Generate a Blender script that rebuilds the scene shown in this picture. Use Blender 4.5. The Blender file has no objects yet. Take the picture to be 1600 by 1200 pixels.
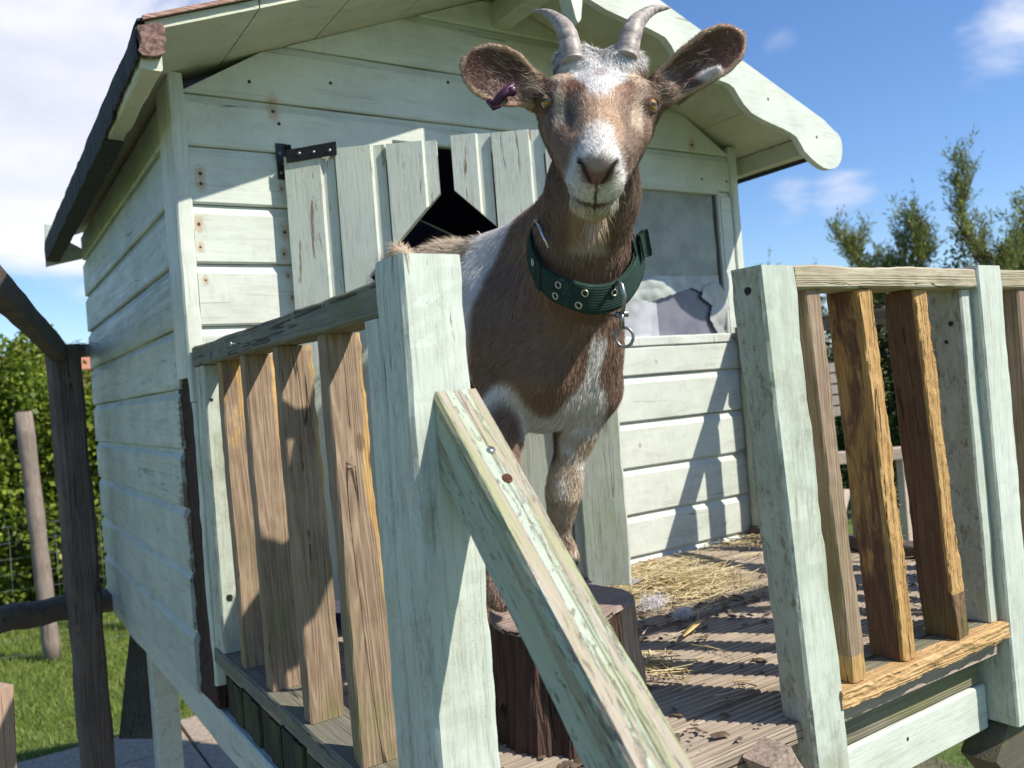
import bpy, math, random
import numpy as np
from mathutils import Vector, Matrix, noise as mnoise

# ------------------------------------------------------------------ camera, world, sun, exposure
F_PX = 1320.0                                   # focal length in pixels of a 1600 px wide frame
R = np.array([[0.836682843148978, -0.06304143155576943, 0.5440474224619962],
              [-0.5421860747931158, 0.045105704117966716, 0.8390469210696481],
              [-0.07743436111040454, -0.996991099941931, 0.003558982439095503]])  # columns: right, down, forward
CAM = np.array([-0.370, -1.700, 0.481])
scene = bpy.context.scene
C = scene.collection
cam_d = bpy.data.cameras.new('camera')
cam = bpy.data.objects.new('camera', cam_d); C.objects.link(cam)
U_, V_, W_ = R[:, 0], R[:, 1], R[:, 2]
cam.matrix_world = Matrix(((U_[0], -V_[0], -W_[0], CAM[0]), (U_[1], -V_[1], -W_[1], CAM[1]),
                           (U_[2], -V_[2], -W_[2], CAM[2]), (0, 0, 0, 1)))
cam_d.sensor_width = 36; cam_d.lens = 36 * F_PX / 1600
cam_d.clip_start = 0.02; cam_d.clip_end = 2000
cam_d.dof.use_dof = True; cam_d.dof.focus_distance = 1.15; cam_d.dof.aperture_fstop = 8
scene.camera = cam

SUN = np.array([0.58, -0.81, 1.05]); SUN /= np.linalg.norm(SUN)
world = bpy.data.worlds.new('World'); scene.world = world; world.use_nodes = True
wn = world.node_tree; wn.nodes.clear()
def N(nt, typ, **kw):
    n = nt.nodes.new(typ)
    for k, v in kw.items():
        if k.startswith('i_'): n.inputs[k[2:].replace('_', ' ')].default_value = v
        else: setattr(n, k, v)
    return n
out = N(wn, 'ShaderNodeOutputWorld'); bg = N(wn, 'ShaderNodeBackground'); bg.inputs[1].default_value = 0.095
sky = N(wn, 'ShaderNodeTexSky', sky_type='NISHITA'); sky.sun_disc = False
sky.sun_elevation = math.asin(SUN[2]); sky.sun_rotation = math.atan2(SUN[0], SUN[1])
sky.air_density = 1.0; sky.dust_density = 0.3; sky.ozone_density = 3.0
tc = N(wn, 'ShaderNodeTexCoord')
def wdir(px, py):
    d = R @ np.array([px - 800, py - 600, F_PX]); return d / np.linalg.norm(d)
# clouds: procedural noise over the sky's directions, thick bank in one quarter of the sky, wisps elsewhere
mp = N(wn, 'ShaderNodeMapping'); mp.inputs['Scale'].default_value = (1.0, 1.0, 2.0)
wn.links.new(tc.outputs['Generated'], mp.inputs['Vector'])
nz = N(wn, 'ShaderNodeTexNoise'); nz.inputs['Scale'].default_value = 3.2; nz.inputs['Detail'].default_value = 9; nz.inputs['Roughness'].default_value = 0.55
nz.inputs['Distortion'].default_value = 0.35
wn.links.new(mp.outputs[0], nz.inputs['Vector'])
cover = None
def wmath(op, a, b=None, clamp=False):
    m = N(wn, 'ShaderNodeMath', operation=op, use_clamp=clamp)
    for i, x in enumerate((a, b)):
        if x is None: continue
        if isinstance(x, (int, float)): m.inputs[i].default_value = x
        else: wn.links.new(x, m.inputs[i])
    return m.outputs[0]
for (px, py, rad, w) in ((70, 90, 0.29, 0.50), (330, 10, 0.2, 0.22), (20, 385, 0.07, 0.17), (120, 480, 0.08, 0.13), (1575, 60, 0.10, 0.24), (1350, 310, 0.08, 0.10), (1225, 55, 0.05, 0.17), (1240, 310, 0.06, 0.16), (1480, 80, 0.05, 0.15), (1330, 310, 0.075, 0.22), (1230, 160, .03, .10), (470, 0, .1, .2)):
    d = wdir(px, py)
    dist = N(wn, 'ShaderNodeVectorMath', operation='DISTANCE'); dist.inputs[1].default_value = tuple(d)
    wn.links.new(tc.outputs['Generated'], dist.inputs[0])
    mr = N(wn, 'ShaderNodeMapRange', interpolation_type='SMOOTHSTEP'); mr.inputs[1].default_value = rad * 1.25; mr.inputs[2].default_value = 0.0
    mr.inputs[3].default_value = 0.0; mr.inputs[4].default_value = w
    wn.links.new(dist.outputs['Value'], mr.inputs[0])
    cover = mr.outputs[0] if cover is None else wmath('MAXIMUM', cover, mr.outputs[0])
msk = N(wn, 'ShaderNodeMapRange', interpolation_type='SMOOTHSTEP'); msk.inputs[1].default_value = 0.60; msk.inputs[2].default_value = 0.80
wn.links.new(wmath('ADD', nz.outputs['Fac'], cover), msk.inputs[0])
n2 = N(wn, 'ShaderNodeTexNoise'); n2.inputs['Scale'].default_value = 6; n2.inputs['Detail'].default_value = 6
wn.links.new(mp.outputs[0], n2.inputs['Vector'])
cr = N(wn, 'ShaderNodeMapRange'); cr.inputs[1].default_value = .3; cr.inputs[2].default_value = .7; wn.links.new(n2.outputs['Fac'], cr.inputs[0])
cc = N(wn, 'ShaderNodeMix', data_type='RGBA'); cc.inputs[6].default_value = (6.2, 6.4, 7.6, 1); cc.inputs[7].default_value = (9.2, 9.2, 9.7, 1)
wn.links.new(cr.outputs[0], cc.inputs[0])
hs = N(wn, 'ShaderNodeHueSaturation'); hs.inputs['Saturation'].default_value = 1.12; hs.inputs['Value'].default_value = 1.0
wn.links.new(sky.outputs[0], hs.inputs['Color'])
mx = N(wn, 'ShaderNodeMix', data_type='RGBA')
wn.links.new(wmath('MULTIPLY', msk.outputs[0], 0.93), mx.inputs[0]); tn = N(wn, 'ShaderNodeMix', data_type='RGBA', blend_type='MULTIPLY'); tn.inputs[0].default_value = 1.0; tn.inputs[7].default_value = (1.14, 1.20, 1.36, 1); wn.links.new(hs.outputs[0], tn.inputs[6]); wn.links.new(tn.outputs[2], mx.inputs[6]); wn.links.new(cc.outputs[2], mx.inputs[7])
wn.links.new(mx.outputs[2], bg.inputs[0]); wn.links.new(bg.outputs[0], out.inputs[0])

sl = bpy.data.lights.new('sun', 'SUN'); sl.energy = 5.0; sl.angle = math.radians(0.5); sl.color = (1.0, 0.945, 0.84)
so = bpy.data.objects.new('sun', sl); C.objects.link(so)
so.rotation_euler = Vector(tuple(SUN)).to_track_quat('Z', 'Y').to_euler(); so.location = (3, -4, 5)
vs = scene.view_settings; vs.view_transform = 'Standard'; vs.look = 'None'; vs.exposure = 0.42; vs.gamma = 1
scene.cycles.max_bounces = 8; scene.cycles.transparent_max_bounces = 12
scene.cycles.use_denoising = True

# ------------------------------------------------------------------ placing helpers
def at(px, py, d):                      # the point seen at (px, py) at depth d metres
    return CAM + R @ np.array([(px - 800) / F_PX, (py - 600) / F_PX, 1.0]) * d
def bp(px, py, ax, val):                # the point of an axis plane seen at (px, py)
    r = R @ np.array([px - 800, py - 600, F_PX]); return CAM + r * ((val - CAM[ax]) / r[ax])
RNG = np.random.default_rng(7)
def nz3(p, s=1.0): return mnoise.noise(Vector((p[0] * s, p[1] * s, p[2] * s)))
GZ = -1.25                              # height of the ground below the deck

# ------------------------------------------------------------------ objects
def tag(o, label=None, cat=None, group=None, kind=None):
    if label: o['label'] = label
    if cat: o['category'] = cat
    if group: o['group'] = group
    if kind: o['kind'] = kind
    return o
def empty(name, loc, label=None, cat=None, group=None):
    o = bpy.data.objects.new(name, None); C.objects.link(o); o.location = tuple(loc); o.empty_display_size = .1
    return tag(o, label, cat, group)
def link(name, me, mats, parent=None):
    o = bpy.data.objects.new(name, me); C.objects.link(o)
    for m in (mats if isinstance(mats, (list, tuple)) else [mats]): me.materials.append(m)
    if parent is not None:
        o.parent = parent
        off = parent.location.copy()          # every object's location is its place in the world
        o.matrix_parent_inverse = Matrix.Translation(-off)
    return o
class MB:
    """collects pieces of one part"""
    def __init__(s): s.v = []; s.f = []; s.m = []; s.wear = []; s.sm = []
    def add(s, v, f, mi=0, wear=None, smooth=False):
        b = len(s.v); s.v.extend([tuple(x) for x in v]); s.f.extend([tuple(b + i for i in q) for q in f])
        s.m.extend([mi] * len(f)); s.sm.extend([smooth] * len(f))
        s.wear.extend(wear if wear is not None else [0.0] * len(v)); return s
    def build(s, name, mats, parent=None):
        me = bpy.data.meshes.new(name); me.from_pydata(s.v, [], s.f); me.update()
        me.polygons.foreach_set('material_index', s.m); me.polygons.foreach_set('use_smooth', s.sm)
        if any(s.wear):
            a = me.attributes.new('wear', 'FLOAT', 'POINT'); a.data.foreach_set('value', s.wear)
        return link(name, me, mats, parent)
def board(mb, p0, p1, hu, hv, ch=.003, nseg=10, ns=1, jit=.0006, erode=None, wearf=None, seed=0, mi=0):
    """a sawn board from p0 to p1; hu, hv: half-width vectors; chamfered edges, slightly uneven; ns: pieces per side"""
    p0, p1, hu, hv = [np.array(x, float) for x in (p0, p1, hu, hv)]
    lu, lv = np.linalg.norm(hu), np.linalg.norm(hv); uu, vv = hu / lu, hv / lv
    if np.dot(np.cross(uu, vv), p1 - p0) < 0: vv = -vv
    ch = min(ch, lu * .6, lv * .6)
    ring = []
    for (a, b) in (((-lu + ch, -lv), (lu - ch, -lv)), ((lu, -lv + ch), (lu, lv - ch)), ((lu - ch, lv), (-lu + ch, lv)), ((-lu, lv - ch), (-lu, -lv + ch))):
        for i in range(ns + 1): t = i / ns; ring.append((a[0] + (b[0] - a[0]) * t, a[1] + (b[1] - a[1]) * t))
    n = len(ring); v = []; w = []
    rn = random.Random(seed * 7 + 3); ox, oy = rn.uniform(0, 50), rn.uniform(0, 50)
    for k in range(nseg + 1):
        t = k / nseg; c = p0 + (p1 - p0) * t; L = np.linalg.norm(p1 - p0) * t
        for (a, b) in ring:
            ex = mnoise.noise(Vector((ox + a * 30, oy + b * 30, L * 9))) * jit * 2
            e2 = mnoise.noise(Vector((ox + a * 60, oy + b * 60, L * 45))) * jit
            sc = 1 + (ex + e2) / max(lu, lv) * 1.2
            q = c + uu * (a * sc) + vv * (b * sc)
            if erode:
                dd = erode(q, a / lu, b / lv, t)
                q = q - (uu * (a / lu) + vv * (b / lv)) * dd
            v.append(q); w.append(wearf(q, a / lu, b / lv, t) if wearf else 0.0)
    f = []
    for k in range(nseg):
        for i in range(n):
            j = (i + 1) % n; f.append((k * n + i, k * n + j, (k + 1) * n + j, (k + 1) * n + i))
    f.append(tuple(range(n - 1, -1, -1))); f.append(tuple(nseg * n + i for i in range(n)))
    mb.add(v, f, mi, w); return mb
def bx(mb, x0, x1, y0, y1, z0, z1, axis='z', **k):
    c = [(x0 + x1) / 2, (y0 + y1) / 2, (z0 + z1) / 2]; h = [(x1 - x0) / 2, (y1 - y0) / 2, (z1 - z0) / 2]
    a = 'xyz'.index(axis); o = [i for i in range(3) if i != a]
    p0 = list(c); p1 = list(c); p0[a] -= h[a]; p1[a] += h[a]
    u = [0, 0, 0]; u[o[0]] = h[o[0]]; v = [0, 0, 0]; v[o[1]] = h[o[1]]
    return board(mb, p0, p1, u, v, **k)
def tube(mb, pts, rad, n=8, mi=0, closed=False, flat=None):
    pts = [Vector(tuple(p)) for p in pts]; m = len(pts)
    if isinstance(rad, (int, float)): rad = [rad] * m
    v = []; f = []; up = None
    for i in range(m):
        t = (pts[(i + 1) % m] - pts[i - 1]) if closed else (pts[min(i + 1, m - 1)] - pts[max(i - 1, 0)])
        t.normalize()
        if up is None:
            up = Vector((0, 0, 1)) if abs(t.z) < .9 else Vector((1, 0, 0))
        a = (up - t * up.dot(t)).normalized(); b = t.cross(a); up = a
        for k in range(n):
            an = 2 * math.pi * k / n; v.append(pts[i] + (a * math.cos(an) + b * math.sin(an)) * rad[i])
    for i in range(m if closed else m - 1):
        for k in range(n):
            j = (k + 1) % n; i2 = (i + 1) % m; f.append((i * n + k, i * n + j, i2 * n + j, i2 * n + k))
    if not closed: f.append(tuple(range(n - 1, -1, -1))); f.append(tuple((m - 1) * n + k for k in range(n)))
    mb.add(v, f, mi, smooth=True); return mb
def prism(mb, poly, off, mi=0):          # poly: list of 3-D points of a flat outline; off: thickness vector
    n = len(poly); off = np.array(off, float); P = [np.array(p, float) for p in poly]
    nn = np.zeros(3)
    for i in range(n): nn += np.cross(P[i], P[(i + 1) % n])
    if np.dot(nn, off) > 0: P = P[::-1]
    v = P + [p + off for p in P]
    f = [tuple(range(n)), tuple(2 * n - 1 - i for i in range(n))] + [((i + 1) % n, i, n + i, n + (i + 1) % n) for i in range(n)]
    mb.add(v, f, mi); return mb
def disc(mb, c, nrm, r, h=.001, n=10, mi=0):
    nrm = Vector(tuple(nrm)).normalized(); c = Vector(tuple(c))
    return tube(mb, [c - nrm * h, c + nrm * h], r, n, mi)

# ------------------------------------------------------------------ materials
def mat(name):
    m = bpy.data.materials.new(name); m.use_nodes = True; nt = m.node_tree
    b = nt.nodes['Principled BSDF']; b.inputs['Roughness'].default_value = .6
    return m, nt, b
def L(nt, a, b): nt.links.new(a, b)
def tnoise(nt, scale, detail=6, rough=.6, stretch=(1, 1, 1), dist=0.0, vec=None, off=(0, 0, 0)):
    t = nt.nodes.get('tc') or N(nt, 'ShaderNodeTexCoord'); t.name = 'tc'
    mpn = N(nt, 'ShaderNodeMapping'); mpn.inputs['Scale'].default_value = stretch; mpn.inputs['Location'].default_value = off
    L(nt, vec if vec is not None else t.outputs['Object'], mpn.inputs[0])
    n = N(nt, 'ShaderNodeTexNoise'); n.inputs['Scale'].default_value = scale; n.inputs['Detail'].default_value = detail
    n.inputs['Roughness'].default_value = rough; n.inputs['Distortion'].default_value = dist
    L(nt, mpn.outputs[0], n.inputs['Vector']); return n.outputs['Fac']
def rng(nt, x, a, b, lo=0.0, hi=1.0, smooth=True):
    m = N(nt, 'ShaderNodeMapRange'); m.interpolation_type = 'SMOOTHSTEP' if smooth else 'LINEAR'
    m.inputs[1].default_value = a; m.inputs[2].default_value = b; m.inputs[3].default_value = lo; m.inputs[4].default_value = hi
    L(nt, x, m.inputs[0]); return m.outputs[0]
def mixc(nt, f, a, b):
    m = N(nt, 'ShaderNodeMix', data_type='RGBA')
    for i, x in ((0, f), (6, a), (7, b)):
        if isinstance(x, (int, float)): m.inputs[i].default_value = x
        elif isinstance(x, tuple): m.inputs[i].default_value = x if len(x) == 4 else x + (1,)
        else: L(nt, x, m.inputs[i])
    return m.outputs[2]
def mth(nt, op, a, b=0.0, clamp=False):
    m = N(nt, 'ShaderNodeMath', operation=op); m.use_clamp = clamp
    for i, x in enumerate((a, b)):
        if isinstance(x, (int, float)): m.inputs[i].default_value = x
        else: L(nt, x, m.inputs[i])
    return m.outputs[0]
def bump(nt, b, h, strength, dist=.002):
    n = N(nt, 'ShaderNodeBump'); n.inputs['Strength'].default_value = strength; n.inputs['Distance'].default_value = dist
    L(nt, h, n.inputs['Height']); L(nt, n.outputs[0], b.inputs['Normal'])
ST = {'x': (.06, 1, 1), 'y': (1, .06, 1), 'z': (1, 1, .06)}
def attr(nt, name):
    a = N(nt, 'ShaderNodeAttribute'); a.attribute_name = name; return a.outputs['Fac']
def spots(nt, pts, r, edge, vec=None, squash=(1, 1, 1), wob=.4):
    """mask of small stains round the given points"""
    t = nt.nodes.get('tc'); nn = tnoise(nt, 180, 4, .6)
    tot = None
    for p in pts:
        rr = r * (p[3] if len(p) > 3 else 1)
        sb = N(nt, 'ShaderNodeVectorMath', operation='SUBTRACT'); sb.inputs[1].default_value = tuple(p[:3]); L(nt, t.outputs['Object'], sb.inputs[0])
        ml = N(nt, 'ShaderNodeVectorMath', operation='MULTIPLY'); ml.inputs[1].default_value = squash; L(nt, sb.outputs[0], ml.inputs[0])
        le = N(nt, 'ShaderNodeVectorMath', operation='LENGTH'); L(nt, ml.outputs[0], le.inputs[0])
        d = mth(nt, 'ADD', le.outputs['Value'], mth(nt, 'MULTIPLY', mth(nt, 'SUBTRACT', nn, .5), rr * 2 * wob))
        m = rng(nt, d, rr, rr * edge)
        tot = m if tot is None else mth(nt, 'MAXIMUM', tot, m)
    return tot
MINT = (.63, .66, .58); MINT2 = (.57, .60, .52)
def paint(name, axis='z', dirt=.25, flake=.0, base=MINT, base2=MINT2, rust=(), holes=(), green=0.0, grain=1.0, dcol=(.12, .10, .07), seed=0, blotch=0.0, woodc=((.33, .26, .19), (.16, .12, .085)), algae=(.20, .215, .07), fst=.12, grime=0.0):
    m, nt, b = mat(name); st = ST[axis]; o = (seed * 3.1, seed * 1.7, seed * 2.3)
    t = N(nt, 'ShaderNodeTexCoord'); t.name = 'tc'
    big = tnoise(nt, 7, 5, .6, off=o); fine = tnoise(nt, 230, 5, .65, st, .3, off=o); mid = tnoise(nt, 60, 6, .7, st, .6, off=o)
    col = mixc(nt, rng(nt, big, .35, .65), base, base2)
    # grain lines where dirt has settled in the brush marks
    col = mixc(nt, mth(nt, 'MULTIPLY', rng(nt, fine, .52, .72), .36 * grain), col, (.25, .27, .21))
    lo = rng(nt, tnoise(nt, 17, 7, .72, tuple(max(x, .3) for x in st), .4, off=(o[0] + 3, 1, 2)), .44, .72)
    col = mixc(nt, mth(nt, 'MULTIPLY', lo, .22 + dirt * .35), col, (.33, .32, .235))
    spk = tnoise(nt, 420, 3, .6, off=o)
    dm = mth(nt, 'MULTIPLY', rng(nt, mid, .50, .78), rng(nt, tnoise(nt, 11, 6, .7, off=o), .38, .68))
    col = mixc(nt, mth(nt, 'MULTIPLY', dm, min(1, dirt * 2)), col, dcol)
    col = mixc(nt, mth(nt, 'MULTIPLY', mth(nt, 'MULTIPLY', rng(nt, spk, .62, .7), rng(nt, big, .42, .62)), .35 + dirt * .5), col, (.10, .085, .06))
    if blotch:
        bm = mth(nt, 'MULTIPLY', rng(nt, tnoise(nt, 64, 8, .75, (1, 1, .5), .3, off=o), .48, .70), mth(nt, 'MULTIPLY', rng(nt, tnoise(nt, 9, 4, .6, off=(o[0], 4, o[2])), .35, .62), blotch))
        col = mixc(nt, bm, col, (.13, .13, .115))
    if green:
        gm = mth(nt, 'MULTIPLY', rng(nt, tnoise(nt, 28, 6, .7, st, .5, off=(5, 2, 9)), .47, .66), green)
        col = mixc(nt, gm, col, algae)
    if grime:
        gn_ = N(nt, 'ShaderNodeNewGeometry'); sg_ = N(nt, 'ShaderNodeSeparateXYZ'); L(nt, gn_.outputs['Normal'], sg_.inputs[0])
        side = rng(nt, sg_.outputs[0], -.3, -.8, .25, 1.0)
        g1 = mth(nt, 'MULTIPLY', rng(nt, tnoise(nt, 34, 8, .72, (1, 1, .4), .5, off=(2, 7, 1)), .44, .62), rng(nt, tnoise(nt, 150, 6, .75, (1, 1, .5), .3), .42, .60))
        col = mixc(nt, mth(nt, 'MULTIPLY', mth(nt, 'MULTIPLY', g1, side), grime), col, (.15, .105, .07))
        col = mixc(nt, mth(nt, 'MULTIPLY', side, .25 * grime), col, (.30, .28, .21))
    fl = None
    if flake:
        fn = tnoise(nt, 42, 9, .72, tuple(max(x, fst) for x in st), .9, off=o)
        fl = rng(nt, mth(nt, 'ADD', fn, mth(nt, 'MULTIPLY', attr(nt, 'wear'), .35)), .70 - flake * .22, .715 - flake * .22)
    else:
        fn = tnoise(nt, 42, 9, .72, tuple(max(x, fst) for x in st), .9, off=o)
        fl = rng(nt, mth(nt, 'ADD', fn, mth(nt, 'MULTIPLY', attr(nt, 'wear'), .35)), .80, .815)
    wood = mixc(nt, mid, woodc[0], woodc[1])
    col = mixc(nt, fl, col, wood)
    if rust:
        s1 = spots(nt, rust, .016, .1, squash=(1, 1, .6), wob=.7); s2 = spots(nt, rust, .0045, .5, wob=.3)
        col = mixc(nt, mth(nt, 'MULTIPLY', s1, .62), col, (.42, .20, .06)); col = mixc(nt, s2, col, (.055, .022, .012))
    if holes:
        s3 = spots(nt, holes, .0045, .7, wob=.35); col = mixc(nt, s3, col, (.018, .015, .012))
    # splits running with the grain
    ck = tnoise(nt, 16, 3, .5, tuple(x * (.35 if x < 1 else 1) for x in st), .2, off=(9, 9, 9 + seed))
    ckm = mth(nt, 'MULTIPLY', rng(nt, mth(nt, 'ABSOLUTE', mth(nt, 'SUBTRACT', ck, .5)), .0028, .0), rng(nt, big, .5, .56))
    col = mixc(nt, mth(nt, 'MULTIPLY', ckm, .8), col, (.09, .08, .06))
    L(nt, col, b.inputs['Base Color'])
    L(nt, rng(nt, mid, .3, .7, .42, .68), b.inputs['Roughness']); b.inputs['Specular IOR Level'].default_value = .35
    h = mth(nt, 'ADD', mth(nt, 'MULTIPLY', fine, -.7 * grain), mth(nt, 'MULTIPLY', mid, -.5)); h = mth(nt, 'SUBTRACT', h, mth(nt, 'MULTIPLY', fl, .8)); h = mth(nt, 'SUBTRACT', h, ckm)
    bump(nt, b, h, .55, .0016)
    return m
def handrail_mat():
    m, nt, b = mat('handrail_worn_paint'); t = N(nt, 'ShaderNodeTexCoord'); t.name = 'tc'; st = (1, 1, .045)
    n1 = tnoise(nt, 75, 7, .62, st, .5); n2 = tnoise(nt, 60, 6, .6, (1, 1, .06), .7, off=(3, 8, 1)); n3 = tnoise(nt, 240, 5, .65, (1, 1, .05), .2); n4 = tnoise(nt, 8, 5, .6, off=(1, 4, 4)); n5 = tnoise(nt, 130, 8, .75, (1, 1, .3), .8, off=(1, 2, 9))
    col = mixc(nt, n3, (.45, .495, .39), (.35, .39, .30))
    wood = mixc(nt, n3, (.44, .37, .29), (.29, .23, .17))
    w = attr(nt, 'wear')
    wm = rng(nt, mth(nt, 'ADD', n1, mth(nt, 'MULTIPLY', w, .17)), .54, .575)
    wm = mth(nt, 'MAXIMUM', wm, rng(nt, mth(nt, 'ADD', n5, mth(nt, 'MULTIPLY', w, .14)), .62, .64))
    col = mixc(nt, mth(nt, 'MULTIPLY', wm, .92), col, wood)
    gm = mth(nt, 'MULTIPLY', rng(nt, n2, .47, .60), mth(nt, 'ADD', mth(nt, 'MULTIPLY', w, 1.5), .12, True))
    col = mixc(nt, mth(nt, 'MULTIPLY', gm, .85), col, mixc(nt, n4, (.35, .36, .18), (.23, .245, .11)))
    dm = mth(nt, 'MULTIPLY', rng(nt, n5, .53, .68), rng(nt, n4, .42, .62)); col = mixc(nt, mth(nt, 'MULTIPLY', dm, .7), col, (.10, .095, .075))
    L(nt, col, b.inputs['Base Color']); b.inputs['Roughness'].default_value = .62; b.inputs['Specular IOR Level'].default_value = .3
    h = mth(nt, 'SUBTRACT', mth(nt, 'MULTIPLY', n3, -1.2), wm); bump(nt, b, mth(nt, 'SUBTRACT', h, mth(nt, 'MULTIPLY', dm, .6)), .8, .0016)
    return m
def timber(name, axis='z', c1=(.30, .235, .18), c2=(.17, .125, .095), orange=0.0, green=0.0, oc1=(.56, .31, .085), oc2=(.34, .16, .035), seed=0, dark=1.0, rough=.75, bs=.7, algae_z=None):
    """bare weathered wood; attribute 'wear' marks where it is freshly gnawed"""
    m, nt, b = mat(name); st = ST[axis]; o = (seed * 2.1, seed * 4.7, seed * 1.3)
    t = N(nt, 'ShaderNodeTexCoord'); t.name = 'tc'
    ring = tnoise(nt, 40, 1, .4, tuple(x * .3 if x < 1 else x for x in st), .12, off=o)
    lines = mth(nt, 'ABSOLUTE', mth(nt, 'SINE', mth(nt, 'MULTIPLY', ring, 38.0)))
    fine = tnoise(nt, 330, 4, .6, st, .3, off=o); big = tnoise(nt, 9, 5, .6, off=o)
    f = mth(nt, 'ADD', mth(nt, 'MULTIPLY', lines, .45), mth(nt, 'MULTIPLY', rng(nt, fine, .35, .7), .4))
    f = mth(nt, 'ADD', f, mth(nt, 'MULTIPLY', rng(nt, big, .35, .65), .25), True)
    g = mixc(nt, f, tuple(x * dark for x in c1), tuple(x * dark for x in c2))
    og = mixc(nt, f, oc1, oc2)
    w = mth(nt, 'ADD', attr(nt, 'wear'), mth(nt, 'MULTIPLY', mth(nt, 'SUBTRACT', tnoise(nt, 30, 6, .7, tuple(max(x, .25) for x in st), .4, off=o), .5), .9))
    om = rng(nt, mth(nt, 'ADD', w, orange), .42, .56)
    col = mixc(nt, om, g, og)
    if green:
        gm = mth(nt, 'MULTIPLY', rng(nt, tnoise(nt, 16, 6, .7, tuple(max(x, .4) for x in st), off=o), .42, .62), green)
        if algae_z is not None:
            sx = N(nt, 'ShaderNodeSeparateXYZ'); L(nt, t.outputs['Object'], sx.inputs[0])
            gm = mth(nt, 'MULTIPLY', gm, rng(nt, sx.outputs[2], algae_z[1], algae_z[0]))
        col = mixc(nt, gm, col, (.16, .17, .05))
    ck = tnoise(nt, 14, 3, .5, tuple(x * (.3 if x < 1 else 1) for x in st), .15, off=(3, 1 + seed, 7))
    ckm = mth(nt, 'MULTIPLY', rng(nt, mth(nt, 'ABSOLUTE', mth(nt, 'SUBTRACT', ck, .5)), .004, .0), rng(nt, big, .45, .5))
    col = mixc(nt, mth(nt, 'MULTIPLY', ckm, .85), col, (.03, .022, .016))
    kn = N(nt, 'ShaderNodeTexVoronoi'); kn.inputs['Scale'].default_value = 7; mk = N(nt, 'ShaderNodeMapping'); mk.inputs['Scale'].default_value = tuple(max(x, .5) for x in st); mk.inputs['Location'].default_value = o
    L(nt, t.outputs['Object'], mk.inputs[0]); L(nt, mk.outputs[0], kn.inputs['Vector'])
    km = rng(nt, kn.outputs['Distance'], .06, .03)
    col = mixc(nt, mth(nt, 'MULTIPLY', km, .6), col, (.10, .055, .03))
    L(nt, col, b.inputs['Base Color']); b.inputs['Roughness'].default_value = rough; b.inputs['Specular IOR Level'].default_value = .25
    h = mth(nt, 'ADD', mth(nt, 'MULTIPLY', lines, -.6), mth(nt, 'MULTIPLY', fine, -.9)); h = mth(nt, 'SUBTRACT', h, mth(nt, 'MULTIPLY', ckm, 2.0))
    bump(nt, b, h, bs, .0018)
    return m
def plain(name, col, rough=.6, metal=0.0, var=.25, scale=60, bs=.3, col2=None):
    m, nt, b = mat(name); n = tnoise(nt, scale, 6, .65)
    c2 = col2 or tuple(x * (1 - var) for x in col)
    L(nt, mixc(nt, rng(nt, n, .3, .7), col, c2), b.inputs['Base Color'])
    b.inputs['Roughness'].default_value = rough; b.inputs['Metallic'].default_value = metal
    if bs: bump(nt, b, n, bs, .001)
    return m

# ------------------------------------------------------------------ the ground
def ground():
    m, nt, b = mat('ground_soil_grass')
    t = N(nt, 'ShaderNodeTexCoord'); t.name = 'tc'
    a = tnoise(nt, 1.1, 8, .7); f = tnoise(nt, 30, 8, .75); f2 = tnoise(nt, 6, 6, .7)
    g = mixc(nt, rng(nt, f, .35, .65), (.085, .145, .018), (.16, .215, .045))
    g = mixc(nt, mth(nt, 'MULTIPLY', rng(nt, f2, .5, .68), .6), g, (.26, .21, .10))
    s = mixc(nt, rng(nt, f, .4, .6), (.27, .21, .16), (.15, .11, .08))
    L(nt, mixc(nt, rng(nt, a, .60, .68), g, s), b.inputs['Base Color'])
    b.inputs['Roughness'].default_value = .95; bump(nt, b, f, 1.0, .03)
    n = 90; xs = np.concatenate([np.linspace(-300, -14, 12), np.linspace(-12, 24, n), np.linspace(28, 400, 12)]); ys = np.concatenate([np.linspace(-120, -8, 8), np.linspace(-6, 30, n), np.linspace(34, 500, 12)])
    v = []; f_ = []
    for y in ys:
        for x in xs: v.append((x, y, GZ + .03 * mnoise.noise(Vector((x * .5, y * .5, 0))) * (1 if abs(x) < 24 else 0) - .02))
    w = len(xs)
    for j in range(len(ys) - 1):
        for i in range(w - 1): f_.append((j * w + i, j * w + i + 1, (j + 1) * w + i + 1, (j + 1) * w + i))
    o = MB().add(v, f_, 0, smooth=True).build('ground', m); tag(o, kind='structure')
    # paving slabs under and beside the playhouse
    pm = plain('paving_stone', (.40, .32, .235), .9, var=.35, scale=40, bs=.6, col2=(.23, .175, .13))
    mb = MB(); rn = random.Random(3)
    for i in range(-3, 7):
        for j in range(-3, 7):
            x0 = -.75 + i * .42; y0 = .40 + j * .42
            if x0 + .4 > 2.6: continue
            dz = rn.uniform(-.004, .004)
            bx(mb, x0 + .006, x0 + .41, y0 + .006, y0 + .41, GZ - .03, GZ + .025 + dz, 'z', nseg=1, ch=.006, jit=.001, seed=i * 9 + j)
    o = mb.build('paving', pm); tag(o, kind='structure')
ground()

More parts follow.
